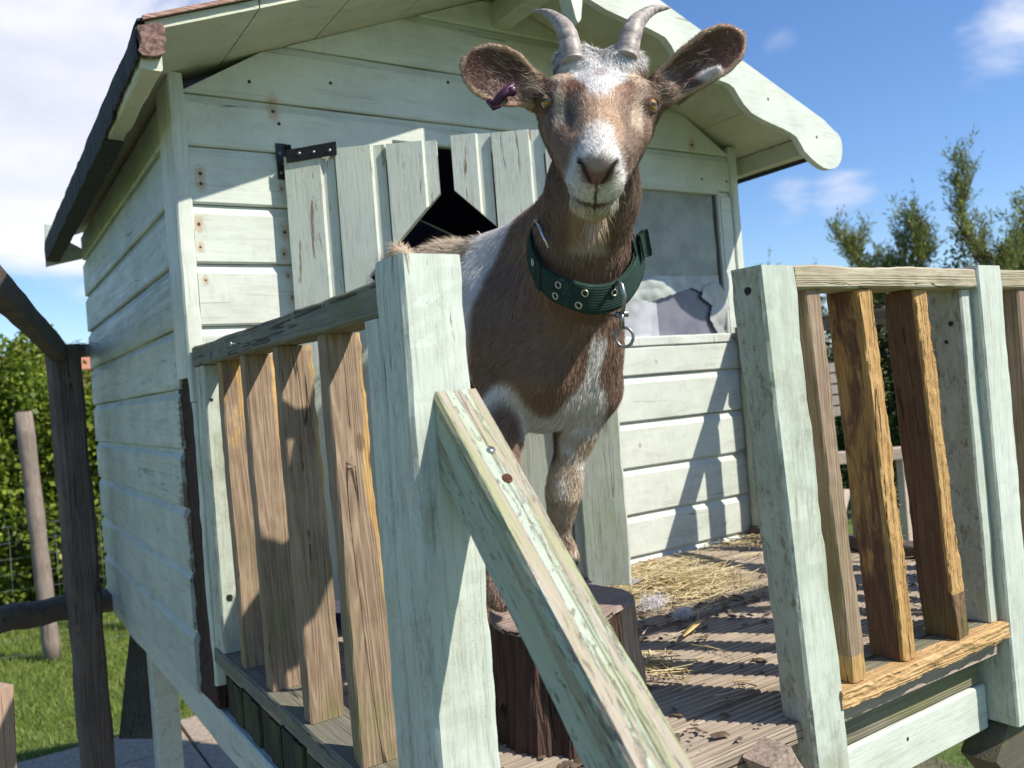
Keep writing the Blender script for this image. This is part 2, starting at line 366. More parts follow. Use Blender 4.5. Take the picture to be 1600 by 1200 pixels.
def rand_unit(n, r=RNG):
    v = r.normal(size=(n, 3)); return v / np.linalg.norm(v, axis=1)[:, None]
def np_mesh(name, v, faces_quads, mats, parent=None, tint=None, tint_name='tint', normals=None, col=None, tris=None):
    me = bpy.data.meshes.new(name); nv = len(v); nq = len(faces_quads); ntx = 0 if tris is None else len(tris)
    me.vertices.add(nv); me.vertices.foreach_set('co', np.asarray(v, np.float32).ravel())
    lv = np.asarray(faces_quads, np.int32).ravel()
    if ntx: lv = np.concatenate([lv, np.asarray(tris, np.int32).ravel()])
    me.loops.add(len(lv)); me.loops.foreach_set('vertex_index', lv)
    me.polygons.add(nq + ntx)
    st = np.concatenate([np.arange(nq) * 4, nq * 4 + np.arange(ntx) * 3]).astype(np.int32)
    me.polygons.foreach_set('loop_start', st)
    me.update(calc_edges=True)
    if normals is not None: me.polygons.foreach_set('use_smooth', np.ones(nq + ntx, bool))
    me.validate(verbose=False)
    if tint is not None:
        a = me.attributes.new(tint_name, 'FLOAT', 'POINT'); a.data.foreach_set('value', np.asarray(tint, np.float32))
    if col is not None:
        a = me.color_attributes.new('Col', 'FLOAT_COLOR', 'POINT'); a.data.foreach_set('color', np.concatenate([col, np.ones((nv, 1))], 1).astype(np.float32).ravel())
    if normals is not None: me.normals_split_custom_set_from_vertices(np.asarray(normals, np.float32))
    return link(name, me, mats, parent)
def leaves(name, P, size, aspect, mats, parent=None, droop=0.0, tint=None, along=None):
    """one small folded leaf at every point"""
    n = len(P); d = rand_unit(n)
    if along is not None: d = along + d * .55
    d[:, 2] -= droop; d /= np.linalg.norm(d, axis=1)[:, None]
    s = np.cross(d, rand_unit(n)); s /= np.linalg.norm(s, axis=1)[:, None] + 1e-9
    nn = np.cross(d, s)
    sz = size * RNG.uniform(.6, 1.35, n)[:, None]; w = sz * aspect / 2
    v = np.stack([P, P + d * sz * .45 + s * w + nn * w * .35, P + d * sz, P + d * sz * .45 - s * w + nn * w * .35], 1).reshape(-1, 3)
    b = np.arange(n)[:, None] * 4
    t = np.repeat(tint if tint is not None else RNG.random(n), 4)
    return np_mesh(name, v, b + np.array([0, 1, 2, 3]), mats, parent, tint=t)
def leafmat(name, c1, c2, c3, trans=.35):
    m, nt, b = mat(name); a = attr(nt, 'tint')
    c = mixc(nt, rng(nt, a, 0, .5, smooth=False), c1, c2); c = mixc(nt, rng(nt, a, .55, 1, smooth=False), c, c3)
    L(nt, c, b.inputs['Base Color']); b.inputs['Roughness'].default_value = .5; b.inputs['Specular IOR Level'].default_value = .3
    tr = N(nt, 'ShaderNodeBsdfTranslucent'); L(nt, c, tr.inputs[0]); ms = N(nt, 'ShaderNodeMixShader'); ms.inputs[0].default_value = trans
    L(nt, b.outputs[0], ms.inputs[1]); L(nt, tr.outputs[0], ms.inputs[2]); L(nt, ms.outputs[0], nt.nodes['Material Output'].inputs[0])
    return m
def blades(name, P, h, w, mats, parent=None, lean=.35):
    n = len(P); th = RNG.uniform(0, 2 * np.pi, n); s = np.stack([np.cos(th), np.sin(th), np.zeros(n)], 1)
    ln = RNG.normal(size=(n, 3)) * lean; ln[:, 2] = 0
    hh = h * RNG.uniform(.5, 1.4, n)[:, None]; up = np.array([0, 0, 1.])
    m1 = P + (up + ln * .5) * hh * .55; m2 = P + (up * .9 + ln * 1.3) * hh
    v = np.stack([P - s * w, P + s * w, m1 + s * w * .7, m1 - s * w * .7, m2], 1).reshape(-1, 3)
    b = np.arange(n)[:, None] * 5
    return np_mesh(name, v, b + np.array([0, 1, 2, 3]), mats, parent, tint=np.repeat(RNG.random(n), 5), tris=b + np.array([3, 2, 4]))
GRASS = leafmat('grass_blade', (.10, .17, .02), (.17, .25, .035), (.34, .33, .10), .3)
def grass():
    pts = []
    def fill(n, x0, x1, y0, y1, keep=None):
        p = np.stack([RNG.uniform(x0, x1, n), RNG.uniform(y0, y1, n), np.full(n, GZ - .02)], 1)
        if keep is not None: p = p[keep(p)]
        pts.append(p)
    fill(75000, -2.2, 2.4, 3.25, 7.0, lambda p: (p[:, 1] > 3.42 + .08 * np.sin(p[:, 0] * 5)))
    fill(50000, -2.2, 3.0, 7.0, 12.5)
    fill(14000, 2.6, 5.5, -1.2, 3.0, lambda p: RNG.random(len(p)) < .6)
    fill(50000, 3.6, 18, 1.2, 11)
    o = blades('grass', np.concatenate(pts), .05, .0028, GRASS); tag(o, 'short sunlit grass', None, None, 'stuff')
grass()

# ------------------------------------------------------------------ trees, hedge and the far house
BARK = plain('tree_bark', (.12, .09, .06), .9, var=.5, scale=30, bs=1)
def hedge(name, segs, n, lm, size, label, aspect=.7):
    """segs: (base x, y, radius x, radius y, height)"""
    e = empty(name, (segs[0][0], segs[0][1], GZ), label, 'hedge')
    P = []
    for (x, y, rx, ry, h) in segs:
        k = n // len(segs); cl = 38
        cc = rand_unit(cl) * RNG.uniform(.5, 1.0, cl)[:, None] ** .5
        idx = RNG.integers(0, cl, k); q = cc[idx] + rand_unit(k) * (RNG.random(k)[:, None] ** .4) * .30
        q = q * np.array([rx, ry, h / 2]) + np.array([x, y, GZ + h / 2]); q = q[q[:, 2] > GZ]; P.append(q)
    P = np.concatenate(P)
    leaves('foliage', P, size, aspect, lm, e)
    mb = MB(); rn = random.Random(4)
    for (x, y, rx, ry, h) in segs:
        for k in range(5):
            a = rn.uniform(0, 6.28); tube(mb, [(x, y, GZ - .05), (x + math.cos(a) * rx * .4, y + math.sin(a) * ry * .3, GZ + h * .4), (x + math.cos(a) * rx * .8, y + math.sin(a) * ry * .6, GZ + h * .8)], [.03, .018, .006], 6)
    mb.build('stem', BARK, e)
    return e
HL = leafmat('hedge_leaf', (.055, .10, .012), (.16, .22, .02), (.32, .36, .05), .4)
HD = leafmat('dark_leaf', (.018, .04, .012), (.04, .075, .018), (.07, .11, .03), .25)
WL = leafmat('willow_leaf', (.09, .13, .04), (.20, .24, .06), (.38, .37, .11), .5)
def gseg(px, d, rx, ry, ytop):
    p = at(px, 600, d); top = at(px, ytop, d)[2]; return (p[0], p[1], rx, ry, top - GZ)
hedge('hedge', [gseg(-70, 8.3, .85, .7, 515), gseg(5, 8.3, .8, .7, 540), gseg(75, 8.4, .8, .7, 562), gseg(140, 8.8, .8, .7, 578), gseg(200, 9, .8, .7, 575)], 52000, HL, .062,
      'bright green leafy hedge behind the wire fence on the left')
def tree(name, px, d, ytop, spread, nl, label, lm, seed, leaf=.05, lim=22, group=None, base_y=None):
    rn = random.Random(seed); b = at(px, 600, d); b[2] = GZ; top = at(px, ytop, d); H = top[2] - GZ
    e = empty(name, b, label, 'tree', group); mb = MB(); P = []; D = []
    tr = [Vector((b[0] + math.sin(k * 1.3 + seed) * spread * .06 * k, b[1] + math.cos(k * 1.7 + seed) * spread * .05 * k, GZ - .1 + (H + .1) * k / 8)) for k in range(9)]
    tube(mb, tr, [.034 * (1 - k / 8.4) * H / 3 + .003 for k in range(9)], 7)
    for i in range(lim):
        t = rn.uniform(.18, .97) ** .8; k = min(7, int(t * 8)); s = tr[k].lerp(tr[k + 1], t * 8 - k)
        a = rn.uniform(0, 6.283); ln = spread * rn.uniform(.6, 1.5) * (1.02 - t * .72)
        dirh = Vector((math.cos(a), math.sin(a), 0)); pts = [s]
        for q in range(1, 6):
            u = q / 5; pts.append(s + dirh * ln * u + Vector((0, 0, ln * (1.0 * u + .8 * u * u))) + Vector((rn.gauss(0, .02), rn.gauss(0, .02), rn.gauss(0, .02))))
        tube(mb, pts, [.007 * (1 - q / 6.) + .0012 for q in range(6)], 4)
        for _ in range(int(nl * 1.9) // lim // 26):           # twigs carrying leaves
            u = rn.uniform(.12, 1.0); q = min(4, int(u * 5)); c = pts[q].lerp(pts[q + 1], u * 5 - q)
            td = (dirh * rn.uniform(-.3, .6) + Vector((rn.gauss(0, .35), rn.gauss(0, .35), rn.uniform(.5, 1.3)))).normalized()
            tl = rn.uniform(.14, .62) * spread
            tube(mb, [c, c + td * tl], [.002, .001], 3)
            for z in range(17):
                w = rn.uniform(.1, 1.05); j = c + td * tl * w; P.append((j.x + rn.gauss(0, .016), j.y + rn.gauss(0, .016), j.z + rn.gauss(0, .016))); D.append(tuple(td))
    mb.build('trunk', BARK, e)
    leaves('crown', np.array(P), leaf, .24, lm, e, along=np.array(D))
    return e
TG = 'feathery trees beyond the deck'
tree('tree', 1553, 9.0, 275, .55, 11000, 'tallest feathery tree, standing up against the blue sky at right', WL, 1, group=TG, lim=34)
tree('tree', 1352, 9.6, 380, .48, 8000, 'lower feathery tree nearest the house roof on the right', WL, 5, group=TG, lim=26)
tree('tree', 1440, 9.2, 372, .5, 10000, 'bushy feathery tree between the tallest tree and the house', WL, 3, group=TG, lim=30)
tree('tree', 1625, 9.3, 345, .55, 11000, 'feathery tree at the right edge of the picture', WL, 4, group=TG, lim=30)
tree('tree', 1250, 11, 440, .5, 5000, 'small feathery tree behind the post beside the window', WL, 6, group=TG, lim=22)
hedge('hedge', [gseg(1250, 10.6, .7, .5, 455), gseg(1340, 10.3, .7, .5, 425), gseg(1420, 10.2, .7, .5, 410), gseg(1500, 10.1, .7, .5, 400), gseg(1580, 10.1, .7, .5, 405), gseg(1660, 10, .8, .5, 410)], 46000, HD, .06,
      'dark green hedge behind the balustrade on the right', .5)
def far_house():
    p = at(120, 600, 30); e = empty('brick_house', (p[0], p[1], GZ), 'far house with an orange tiled roof showing over the hedge', 'house')
    wm = plain('far_brick', (.35, .18, .12), .9); rm = plain('roof_tile', (.50, .20, .12), .85, var=.35, scale=20)
    x, y = p[0], p[1]; zt = at(120, 578, 30)[2]; rt = at(120, 545, 30)[2]
    mb = MB(); bx(mb, x - 3, x + 3, y, y + 4, GZ, zt, 'z', nseg=1); mb.build('wall', wm, e)
    mb = MB(); prism(mb, [(x - 3.3, y - .3, zt), (x - 3.3, y + 2, rt), (x - 3.3, y + 4.3, zt)], (6.6, 0, 0)); rf = mb.build('roof', rm, e)
    mb = MB(); bx(mb, x - 2, x - 1.5, y + 1.6, y + 2.1, rt - .5, rt + .35, 'z', nseg=1); mb.build('chimney', wm, rf)
    wg = plain('far_glass', (.05, .06, .07), .2); wf = plain('far_frame', (.7, .7, .68), .5)
    for k in (-1.8, 1.0):
        mb = MB(); bx(mb, x + k, x + k + .9, y - .03, y - .002, GZ + .9, GZ + 1.9, 'z', nseg=1); w = mb.build('window', wf, e)
        mb = MB(); bx(mb, x + k + .06, x + k + .84, y - .04, y - .032, GZ + .96, GZ + 1.84, 'z', nseg=1); mb.build('pane', wg, w)
far_house()

# ------------------------------------------------------------------ fences
POSTW = timber('fence_wood_dark', 'z', (.17, .135, .115), (.075, .058, .05), seed=3, bs=1)
POSTX = timber('fence_rail_dark', 'x', (.18, .15, .125), (.075, .06, .05), seed=5, bs=1)
POSTL = timber('fence_wood_grey', 'z', (.33, .27, .22), (.17, .13, .105), seed=8, bs=1)
def near_fence():
    b = at(112, 600, 2.6); e = empty('post_and_rail_fence', (b[0], b[1], GZ), 'dark weathered post and rail fence beside the left wall of the playhouse', 'fence')
    hw = .042; tp = at(97, 540, 2.6)
    mb = MB(); a = math.radians(10); u = np.array([math.cos(a), math.sin(a), 0]) * hw; v = np.array([-math.sin(a), math.cos(a), 0]) * hw
    board(mb, (b[0], b[1], GZ - .1), (tp[0], tp[1], tp[2]), u, v, ch=.012, nseg=40, ns=3, jit=.002, seed=1); post = mb.build('post', POSTW, e)
    mb = MB()
    p0 = at(90, 548, 2.54); p1 = at(-75, 372, 1.35); d = p1 - p0; d /= np.linalg.norm(d); s = np.cross(d, (0, 0, 1)); s /= np.linalg.norm(s); w = np.cross(s, d)
    board(mb, p0 - d * .03, p1, s * .02, w * .028, nseg=16, jit=.0015, seed=2); mb.build('top_rail', POSTX, e)
    mb = MB(); p0 = at(92, 549, 2.63); p1 = at(170, 547, 3.35); d = p1 - p0; d /= np.linalg.norm(d); s = np.cross(d, (0, 0, 1)); s /= np.linalg.norm(s); w = np.cross(s, d)
    board(mb, p0, p1, s * .02, w * .022, nseg=10, seed=4); mb.build('top_rail', POSTX, e)
    mb = MB(); p0 = at(-90, 985, 2.35); p1 = at(192, 934, 3.02)
    tube(mb, [p0 + (p1 - p0) * k / 12 + np.array([0, 0, .004 * math.sin(k * 2)]) for k in range(13)], .041, 12); mb.build('lower_rail', POSTX, e)
    mb = MB(); p = at(-2, 1195, 1.5)
    board(mb, (p[0] - .03, p[1], GZ), at(-12, 1075, 1.5), (.022, .01, 0), (-.01, .022, 0), nseg=12, jit=.001, seed=9)
    mb.build('prop', timber('pale_prop', 'z', (.5, .36, .27), (.33, .22, .16)), e)
    # frayed netting wisps on top of the post
    mb = MB(); rn = random.Random(5)
    for k in range(26):
        q = np.array([tp[0] + rn.uniform(-.05, .08), tp[1] + rn.uniform(-.05, .05), tp[2]]); a = rn.uniform(0, 6.28); l = rn.uniform(.02, .05)
        tube(mb, [q, q + np.array([math.cos(a) * l, math.sin(a) * l, rn.uniform(.0, .02)]), q + np.array([math.cos(a) * l * 1.5, math.sin(a) * l * 1.5, rn.uniform(-.01, .015)])], .0006, 4)
    mb.build('frayed_netting', plain('net_thread', (.05, .045, .04)), post)
near_fence()
WIRE = plain('galvanised_wire', (.30, .31, .30), .45, .6)
def wire_fence():
    p = at(42, 600, 6.2); e = empty('wire_mesh_fence', (p[0], p[1], GZ), 'wire mesh fence on round pale posts in front of the hedge', 'fence')
    a = at(-120, 600, 6.0); b = at(330, 600, 6.9); a[2] = b[2] = 0; d = (b - a) / np.linalg.norm(b - a); ln = np.linalg.norm(b - a)
    for (q, dx, z) in ((p, -.07, .03), (at(-190, 600, 6.0), 0, 0), (at(260, 600, 6.75), 0, .0)):
        mb = MB(); top = at(34, 650, 6.2)[2] + z
        tube(mb, [(q[0] - dx * (.5 - k / 10), q[1], GZ - .05 + (top - GZ + .05) * k / 10) for k in range(11)], [.058 + .003 * math.sin(k * 2.3) for k in range(11)], 12); mb.build('post', POSTL, e)
    mb = MB(); zt = GZ + 1.0
    for k in range(9):
        z = GZ + .05 + k * .118; tube(mb, [(a[0] + d[0] * ln * t, a[1] + d[1] * ln * t, z + .004 * math.sin(t * 20 + k)) for t in np.linspace(0, 1, 16)], .0016, 3)
    for k in range(int(ln / .15)):
        q = a + d * k * .15; tube(mb, [(q[0], q[1], GZ), (q[0], q[1], zt)], .0013, 3)
    mb.build('wire_mesh', WIRE, e)
wire_fence()
def slat_fence():
    p = at(1300, 600, 8.2); e = empty('slatted_fence', (p[0], p[1], GZ), 'pale slatted wooden fence on the grass seen between the pickets', 'fence')
    m = timber('pale_slats', 'x', (.62, .50, .43), (.42, .32, .26), seed=4); d = U_ * np.array([1, 1, 0]); d /= np.linalg.norm(d)
    z0 = at(1300, 652, 8.2)[2]; z1 = at(1300, 566, 8.2)[2]; n = 5; mb = MB()
    for k in range(n):
        z = z0 + (z1 - z0) * (k + .5) / n
        board(mb, (p[0] - d[0] * .9, p[1] - d[1] * .9, z), (p[0] + d[0] * .25, p[1] + d[1] * .25, z), (-d[1] * .01, d[0] * .01, 0), (0, 0, (z1 - z0) / n * .42), nseg=4, seed=k)
    mb.build('slat', m, e)
    for s in (-.85, .2):
        mb = MB(); bx(mb, p[0] + d[0] * s - .03, p[0] + d[0] * s + .03, p[1] + d[1] * s + .02, p[1] + d[1] * s + .07, GZ, z1 + .03, 'z', nseg=3); mb.build('post', m, e)
slat_fence()
def far_rail():
    p = at(1305, 716, 6.4); e = empty('timber_rail', (p[0], p[1], GZ), 'low pale timber rail lying across the grass behind the deck', 'rail')
    d = U_ * np.array([1, 1, 0]); d /= np.linalg.norm(d); m = timber('pale_rail', 'x', (.6, .48, .38), (.42, .32, .24))
    mb = MB(); board(mb, p - d * 1.2, p + d * .6, (0, 0, .045), (-d[1] * .04, d[0] * .04, 0), nseg=8, jit=.002); mb.build('rail', m, e)
    for s in (-1.1, .5):
        mb = MB(); q = p + d * s; bx(mb, q[0] - .03, q[0] + .03, q[1] - .03, q[1] + .03, GZ, q[2] - .046, 'z', nseg=2); mb.build('foot', m, e)
    mb = MB(); board(mb, at(1300, 860, 4.4) , at(1322, 765, 4.6), U_ * .02, W_ * .02, nseg=6); mb.build('stay', m, e)
far_rail()

# ------------------------------------------------------------------ the playhouse
P_WALL = paint('mint_paint_front', 'x', .26, .02, seed=1, blotch=.20, grain=.45, rust=[(.045, 0, .945, 1.0), (.045, 0, .925), (.035, 0, .845), (.205, 0, .835), (.035, 0, .80, .7), (.20, 0, .79, .8), (.205, 0, .745, .6), (.04, 0, .735, .6), (.21, 0, .70, .6), (.20, 0, 1.10, 1.3), (.20, 0, 1.085, 1.3), (.02, 0, 1.035, .8), (.205, 0, .925, .6), (1.40, 0, 1.125, 1.2), (1.12, 0, .30, .5), (.05, 0, .60, .8), (.19, 0, .615, .5), (1.20, 0, .52, .4)],
               holes=[(.33, 0, 1.16), (1.43, 0, 1.03), (1.53, 0, 1.03), (.21, 0, 1.06), (.155, 0, 1.14), (.62, 0, 1.2)])
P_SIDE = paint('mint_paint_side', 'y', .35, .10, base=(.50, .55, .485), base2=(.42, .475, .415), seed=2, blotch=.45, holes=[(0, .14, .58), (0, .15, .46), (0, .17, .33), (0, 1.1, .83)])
P_TRIM = paint('mint_paint_trim', 'z', .35, .08, seed=3, blotch=.1)
P_SOFF = paint('mint_paint_soffit', 'x', .12, .0, seed=4, base=(.60, .61, .46), base2=(.52, .535, .40))
P_DOOR = paint('mint_paint_door', 'z', .42, .08, seed=5, blotch=.22, base=(.60, .63, .53), rust=[(.24, -.04, .955, 1.2), (.615, -.315, .80, .8)], holes=[(.3, -.08, .95), (.36, -.12, .95), (.31, -.09, .78), (.27, -.06, .74), (.45, -.19, .95)])
P_POST = paint('mint_paint_post', 'z', .42, .05, grime=.45, seed=6, base=(.605, .65, .575), base2=(.56, .61, .525), green=.15, blotch=.15, grain=1.5)
P_POSTD = paint('mint_paint_post_dirty', 'z', .85, .06, grime=.85, seed=7, base=(.57, .625, .54), base2=(.50, .55, .455), green=.25, blotch=.35, grain=1.3, holes=[(.52, -.925, .585, 1.5), (1.02, -.915, .53, 1.3), (1.02, -.905, .50, 1.2), (1.02, -.91, .10, 1.2), (.015, -.075, .50, 1.2), (.03, -.05, .515), (.02, -.075, .13, 2)])
P_RAIL = handrail_mat()
_old = paint('mint_paint_handrail_worn', 'z', .5, .35, seed=8, base=(.61, .67, .57), green=.8, blotch=.2, woodc=((.58, .49, .40), (.36, .30, .23)), algae=(.34, .34, .13), fst=.035)
P_BARGE = paint('mint_paint_bargeboard', 'x', .08, .0, seed=9, base=(.655, .685, .60), holes=[(1.40, -.275, 1.165), (1.585, -.275, 1.085, 1.0), (1.52, -.275, 1.035, 1.2), (1.30, -.275, 1.115, 1.2)])
P_BEAM = paint('mint_paint_bearer', 'y', .45, .12, seed=10, base=(.53, .58, .51), blotch=.35)
FELT = plain('roofing_felt', (.050, .050, .052), .95, scale=120, bs=1.0, col2=(.020, .021, .024))
ROT = timber('rotten_wood', 'z', (.075, .030, .020), (.025, .012, .010), seed=2, bs=1.5)
W_GREY = timber('weathered_picket', 'z', (.40, .295, .20), (.19, .125, .082), seed=1, green=.5, algae_z=(.05, .38), oc1=(.60, .40, .17), oc2=(.36, .20, .07))
W_RAILY = timber('weathered_rail', 'y', (.25, .235, .19), (.13, .12, .095), seed=6, green=.35)
W_RAILX = timber('weathered_rail_front', 'x', (.50, .45, .33), (.33, .27, .18), seed=7, green=.25, orange=-.1)
W_CHEW = timber('gnawed_picket', 'z', (.22, .125, .075), (.115, .060, .038), seed=4, oc1=(.60, .39, .16), oc2=(.36, .19, .065), bs=.9, green=.5, algae_z=(.03, .14))
W_CHEWX = timber('gnawed_rail', 'x', (.24, .22, .14), (.13, .12, .08), seed=5, oc1=(.64, .43, .21), oc2=(.43, .25, .10), bs=1.1)
DECK = timber('deck_timber', 'x', (.42, .345, .265), (.27, .21, .155), seed=9, bs=.8)
DARKIN = plain('interior_wood_shade_tone', (.075, .075, .12), .9)  # inner wood, darkened in colour to stand for the shade indoors
IRON = plain('black_iron', (.03, .028, .03), .45, .6, var=.4)
STEEL = plain('screw_steel', (.6, .58, .55), .3, .9)

house = empty('playhouse', (.78, .3, GZ), 'raised mint green timber playhouse with felted gable roof, open plank door and railed deck', 'playhouse')
PROF = ((0.0, -.004), (0.0005, .0115), (.004, .014), (-.020, .014), (-.0075, .0065), (-.001, .0045))   # (offset from bottom or top, depth)
def shiplap(mb, org, ud, nd, zb, zt, u0, u1, seg=14, wear=None, mi=0, prof=PROF):
    org, ud, nd = [np.array(x, float) for x in (org, ud, nd)]
    rows = []
    for (o, d) in prof: rows.append((zb + o if o >= 0 and d != .0065 else zt + o, d))
    v = []; w = []
    for (z, d) in rows:
        a = u0(z) if callable(u0) else u0; b = u1(z) if callable(u1) else u1
        cols = [(a, -.004)] + [(a + (b - a) * i / seg, d) for i in range(seg + 1)] + [(b, -.004)]
        for (u, dd) in cols:
            wob = .0012 * mnoise.noise(Vector((u * 3, z * 3, 4))) + .0005 * mnoise.noise(Vector((u * 14, z * 20, 1)))
            q = org + ud * u + nd * (dd + (wob if dd > 0 else 0)) + np.array([0, 0, z + .0015 * mnoise.noise(Vector((u * 4, zb * 7, 2)))])
            v.append(q); w.append(wear(u, z) if wear else 0.0)
    n = seg + 3; f = []
    flip = np.dot(np.cross(ud, (0, 0, 1)), nd) < 0
    for r in range(len(rows) - 1):
        for i in range(n - 1):
            q = (r * n + i, r * n + i + 1, (r + 1) * n + i + 1, (r + 1) * n + i); f.append(q[::-1] if flip else q)
    mb.add(v, f, mi, w)
def roofz(x): return 1.433 - .381 * abs(x - .78)             # underside of the roof
# front wall
mb = MB(); O = (0, .014, 0); ux = (1, 0, 0); nf = (0, -1, 0)
zl = [-.06, .045, .165, .285, .405, .523, .646, .769, .886, 1.0]
for a, b in zip(zl[:-1], zl[1:]): shiplap(mb, O, ux, nf, a, b, .026, .217, 6)
zr = [-.03, .0 + .012, .121, .243, .364, .485, .577]
for a, b in zip(zr[:-1], zr[1:]): shiplap(mb, O, ux, nf, a, b, .925, 1.542, 16)
shiplap(mb, O, ux, nf, .577, 1.0, .925, 1.085, 3); shiplap(mb, O, ux, nf, .577, 1.0, 1.499, 1.542, 2)
zg = [1.0, 1.104, 1.225, 1.345, 1.44]
for a, b in zip(zg[:-1], zg[1:]):
    lo = lambda z: max(.002, .78 - (1.433 - z) / .381 + .004) if z > 1.13 else .026
    hi = lambda z: min(1.558, .78 + (1.433 - z) / .381 - .004) if z > 1.13 else 1.542
    bb = min(b, 1.43)
    if a == 1.0: shiplap(mb, O, ux, nf, a, bb, lo, .217, 6); shiplap(mb, O, ux, nf, a, bb, .925, hi, 14); shiplap(mb, O, ux, nf, a, bb, .217, .465, 6); shiplap(mb, O, ux, nf, 1.048, bb, .465, .925, 12); continue
    shiplap(mb, O, ux, nf, a, bb, lo, hi, 20)
# backing so that no light comes through
for (x0, x1, z0, z1) in ((.02, .222, -.05, 1.0), (.915, 1.54, -.05, .574), (.915, 1.085, .574, 1.0), (1.50, 1.54, .574, 1.0)):
    bx(mb, x0, x1, .0185, .035, z0, z1, 'z', nseg=1, mi=1)
prism(mb, [(.02, .0185, 1.064), (1.54, .0185, 1.064), (1.54, .0185, 1.12), (.78, .0185, 1.42), (.02, .0185, 1.12)], (0, .016, 0), mi=1)
for x0, x1 in ((.02, .465), (.915, 1.54)): bx(mb, x0, x1, .0185, .034, 1.0005, 1.063, 'x', nseg=1, mi=1)
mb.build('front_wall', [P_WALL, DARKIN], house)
# left wall: the front ends of the lower boards are ragged where the corner has rotted
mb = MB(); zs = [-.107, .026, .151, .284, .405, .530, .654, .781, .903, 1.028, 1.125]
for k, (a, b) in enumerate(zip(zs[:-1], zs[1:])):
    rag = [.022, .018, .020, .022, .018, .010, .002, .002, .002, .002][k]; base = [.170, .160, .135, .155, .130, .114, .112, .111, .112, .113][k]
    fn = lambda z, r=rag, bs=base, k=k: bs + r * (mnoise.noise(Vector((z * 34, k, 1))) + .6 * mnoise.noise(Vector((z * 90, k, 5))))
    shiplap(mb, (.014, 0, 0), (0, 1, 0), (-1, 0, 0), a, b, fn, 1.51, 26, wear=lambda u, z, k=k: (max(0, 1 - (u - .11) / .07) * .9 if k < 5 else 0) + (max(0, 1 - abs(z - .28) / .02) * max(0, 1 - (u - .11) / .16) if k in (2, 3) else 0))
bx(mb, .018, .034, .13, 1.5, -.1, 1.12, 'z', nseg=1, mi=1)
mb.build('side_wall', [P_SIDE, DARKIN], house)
mb = MB()
for k, (a, b) in enumerate(zip(zs[:-1], zs[1:])): shiplap(mb, (1.546, 0, 0), (0, 1, 0), (1, 0, 0), a, b, .03, 1.51, 4)
bx(mb, 1.526, 1.542, .03, 1.5, -.1, 1.12, 'z', nseg=1, mi=1)
mb.build('side_wall', [P_SIDE, DARKIN], house)
mb = MB()
for a, b in zip(zs[:-1], zs[1:]): shiplap(mb, (0, 1.5, 0), (1, 0, 0), (0, 1, 0), a, b, .03, 1.53, 4)
prism(mb, [(.03, 1.48, -.1), (1.53, 1.48, -.1), (1.53, 1.48, 1.12), (.78, 1.48, 1.42), (.03, 1.48, 1.12)], (0, .016, 0), mi=1)
mb.build('back_wall', [P_SIDE, plain('blue_interior_sheet', (.30, .33, .70), .7, var=.5, scale=6)], house)
# corner trims
mb = MB()
bx(mb, -.004, .0255, -.005, .012, .50, 1.138, 'z', nseg=24, jit=.0012, seed=2)
bx(mb, -.005, .012, .0125, .108, .548, 1.13, 'z', nseg=16, jit=.001, seed=3)
bx(mb, .0, .0245, -.003, .012, -.05, .4985, 'z', nseg=20, jit=.0016, seed=8)
mb.build('corner_trim', P_TRIM, house)
mb = MB(); bx(mb, 1.543, 1.572, -.006, .014, -.02, 1.13, 'z', nseg=18, jit=.0008, seed=4)
bx(mb, 1.556, 1.572, .015, .06, -.05, 1.12, 'z', nseg=8, seed=5); mb.build('corner_trim', P_TRIM, house)
mb = MB()
er = lambda q, a, b, t: .004 * abs(mnoise.noise(Vector((q[0] * 40, q[1] * 40, q[2] * 30)))) + .003 * mnoise.noise(Vector((q[0] * 90, q[1] * 90, q[2] * 90)))
bx(mb, .006, .05, .016, .16, -.10, .547, 'z', nseg=60, ns=4, jit=.002, erode=er, seed=5); tag(mb.build('corner_post', ROT, house), 'dark rotten corner post laid bare below the trim')
# floor and inside
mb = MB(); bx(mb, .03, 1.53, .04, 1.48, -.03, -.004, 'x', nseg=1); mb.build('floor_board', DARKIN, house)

mb = MB()
for sg in (-1, 1):
    xa = .03 if sg < 0 else 1.53
    prism(mb, [(xa, .036, roofz(xa) - .012), (.78, .036, roofz(.78) - .012), (.78, .036, roofz(.78) - .022), (xa, .036, roofz(xa) - .022)], (0, 1.44, 0))
mb.build('interior_shade_panel', DARKIN, house)  # dark panels added under the roof boards so the inside reads as shade
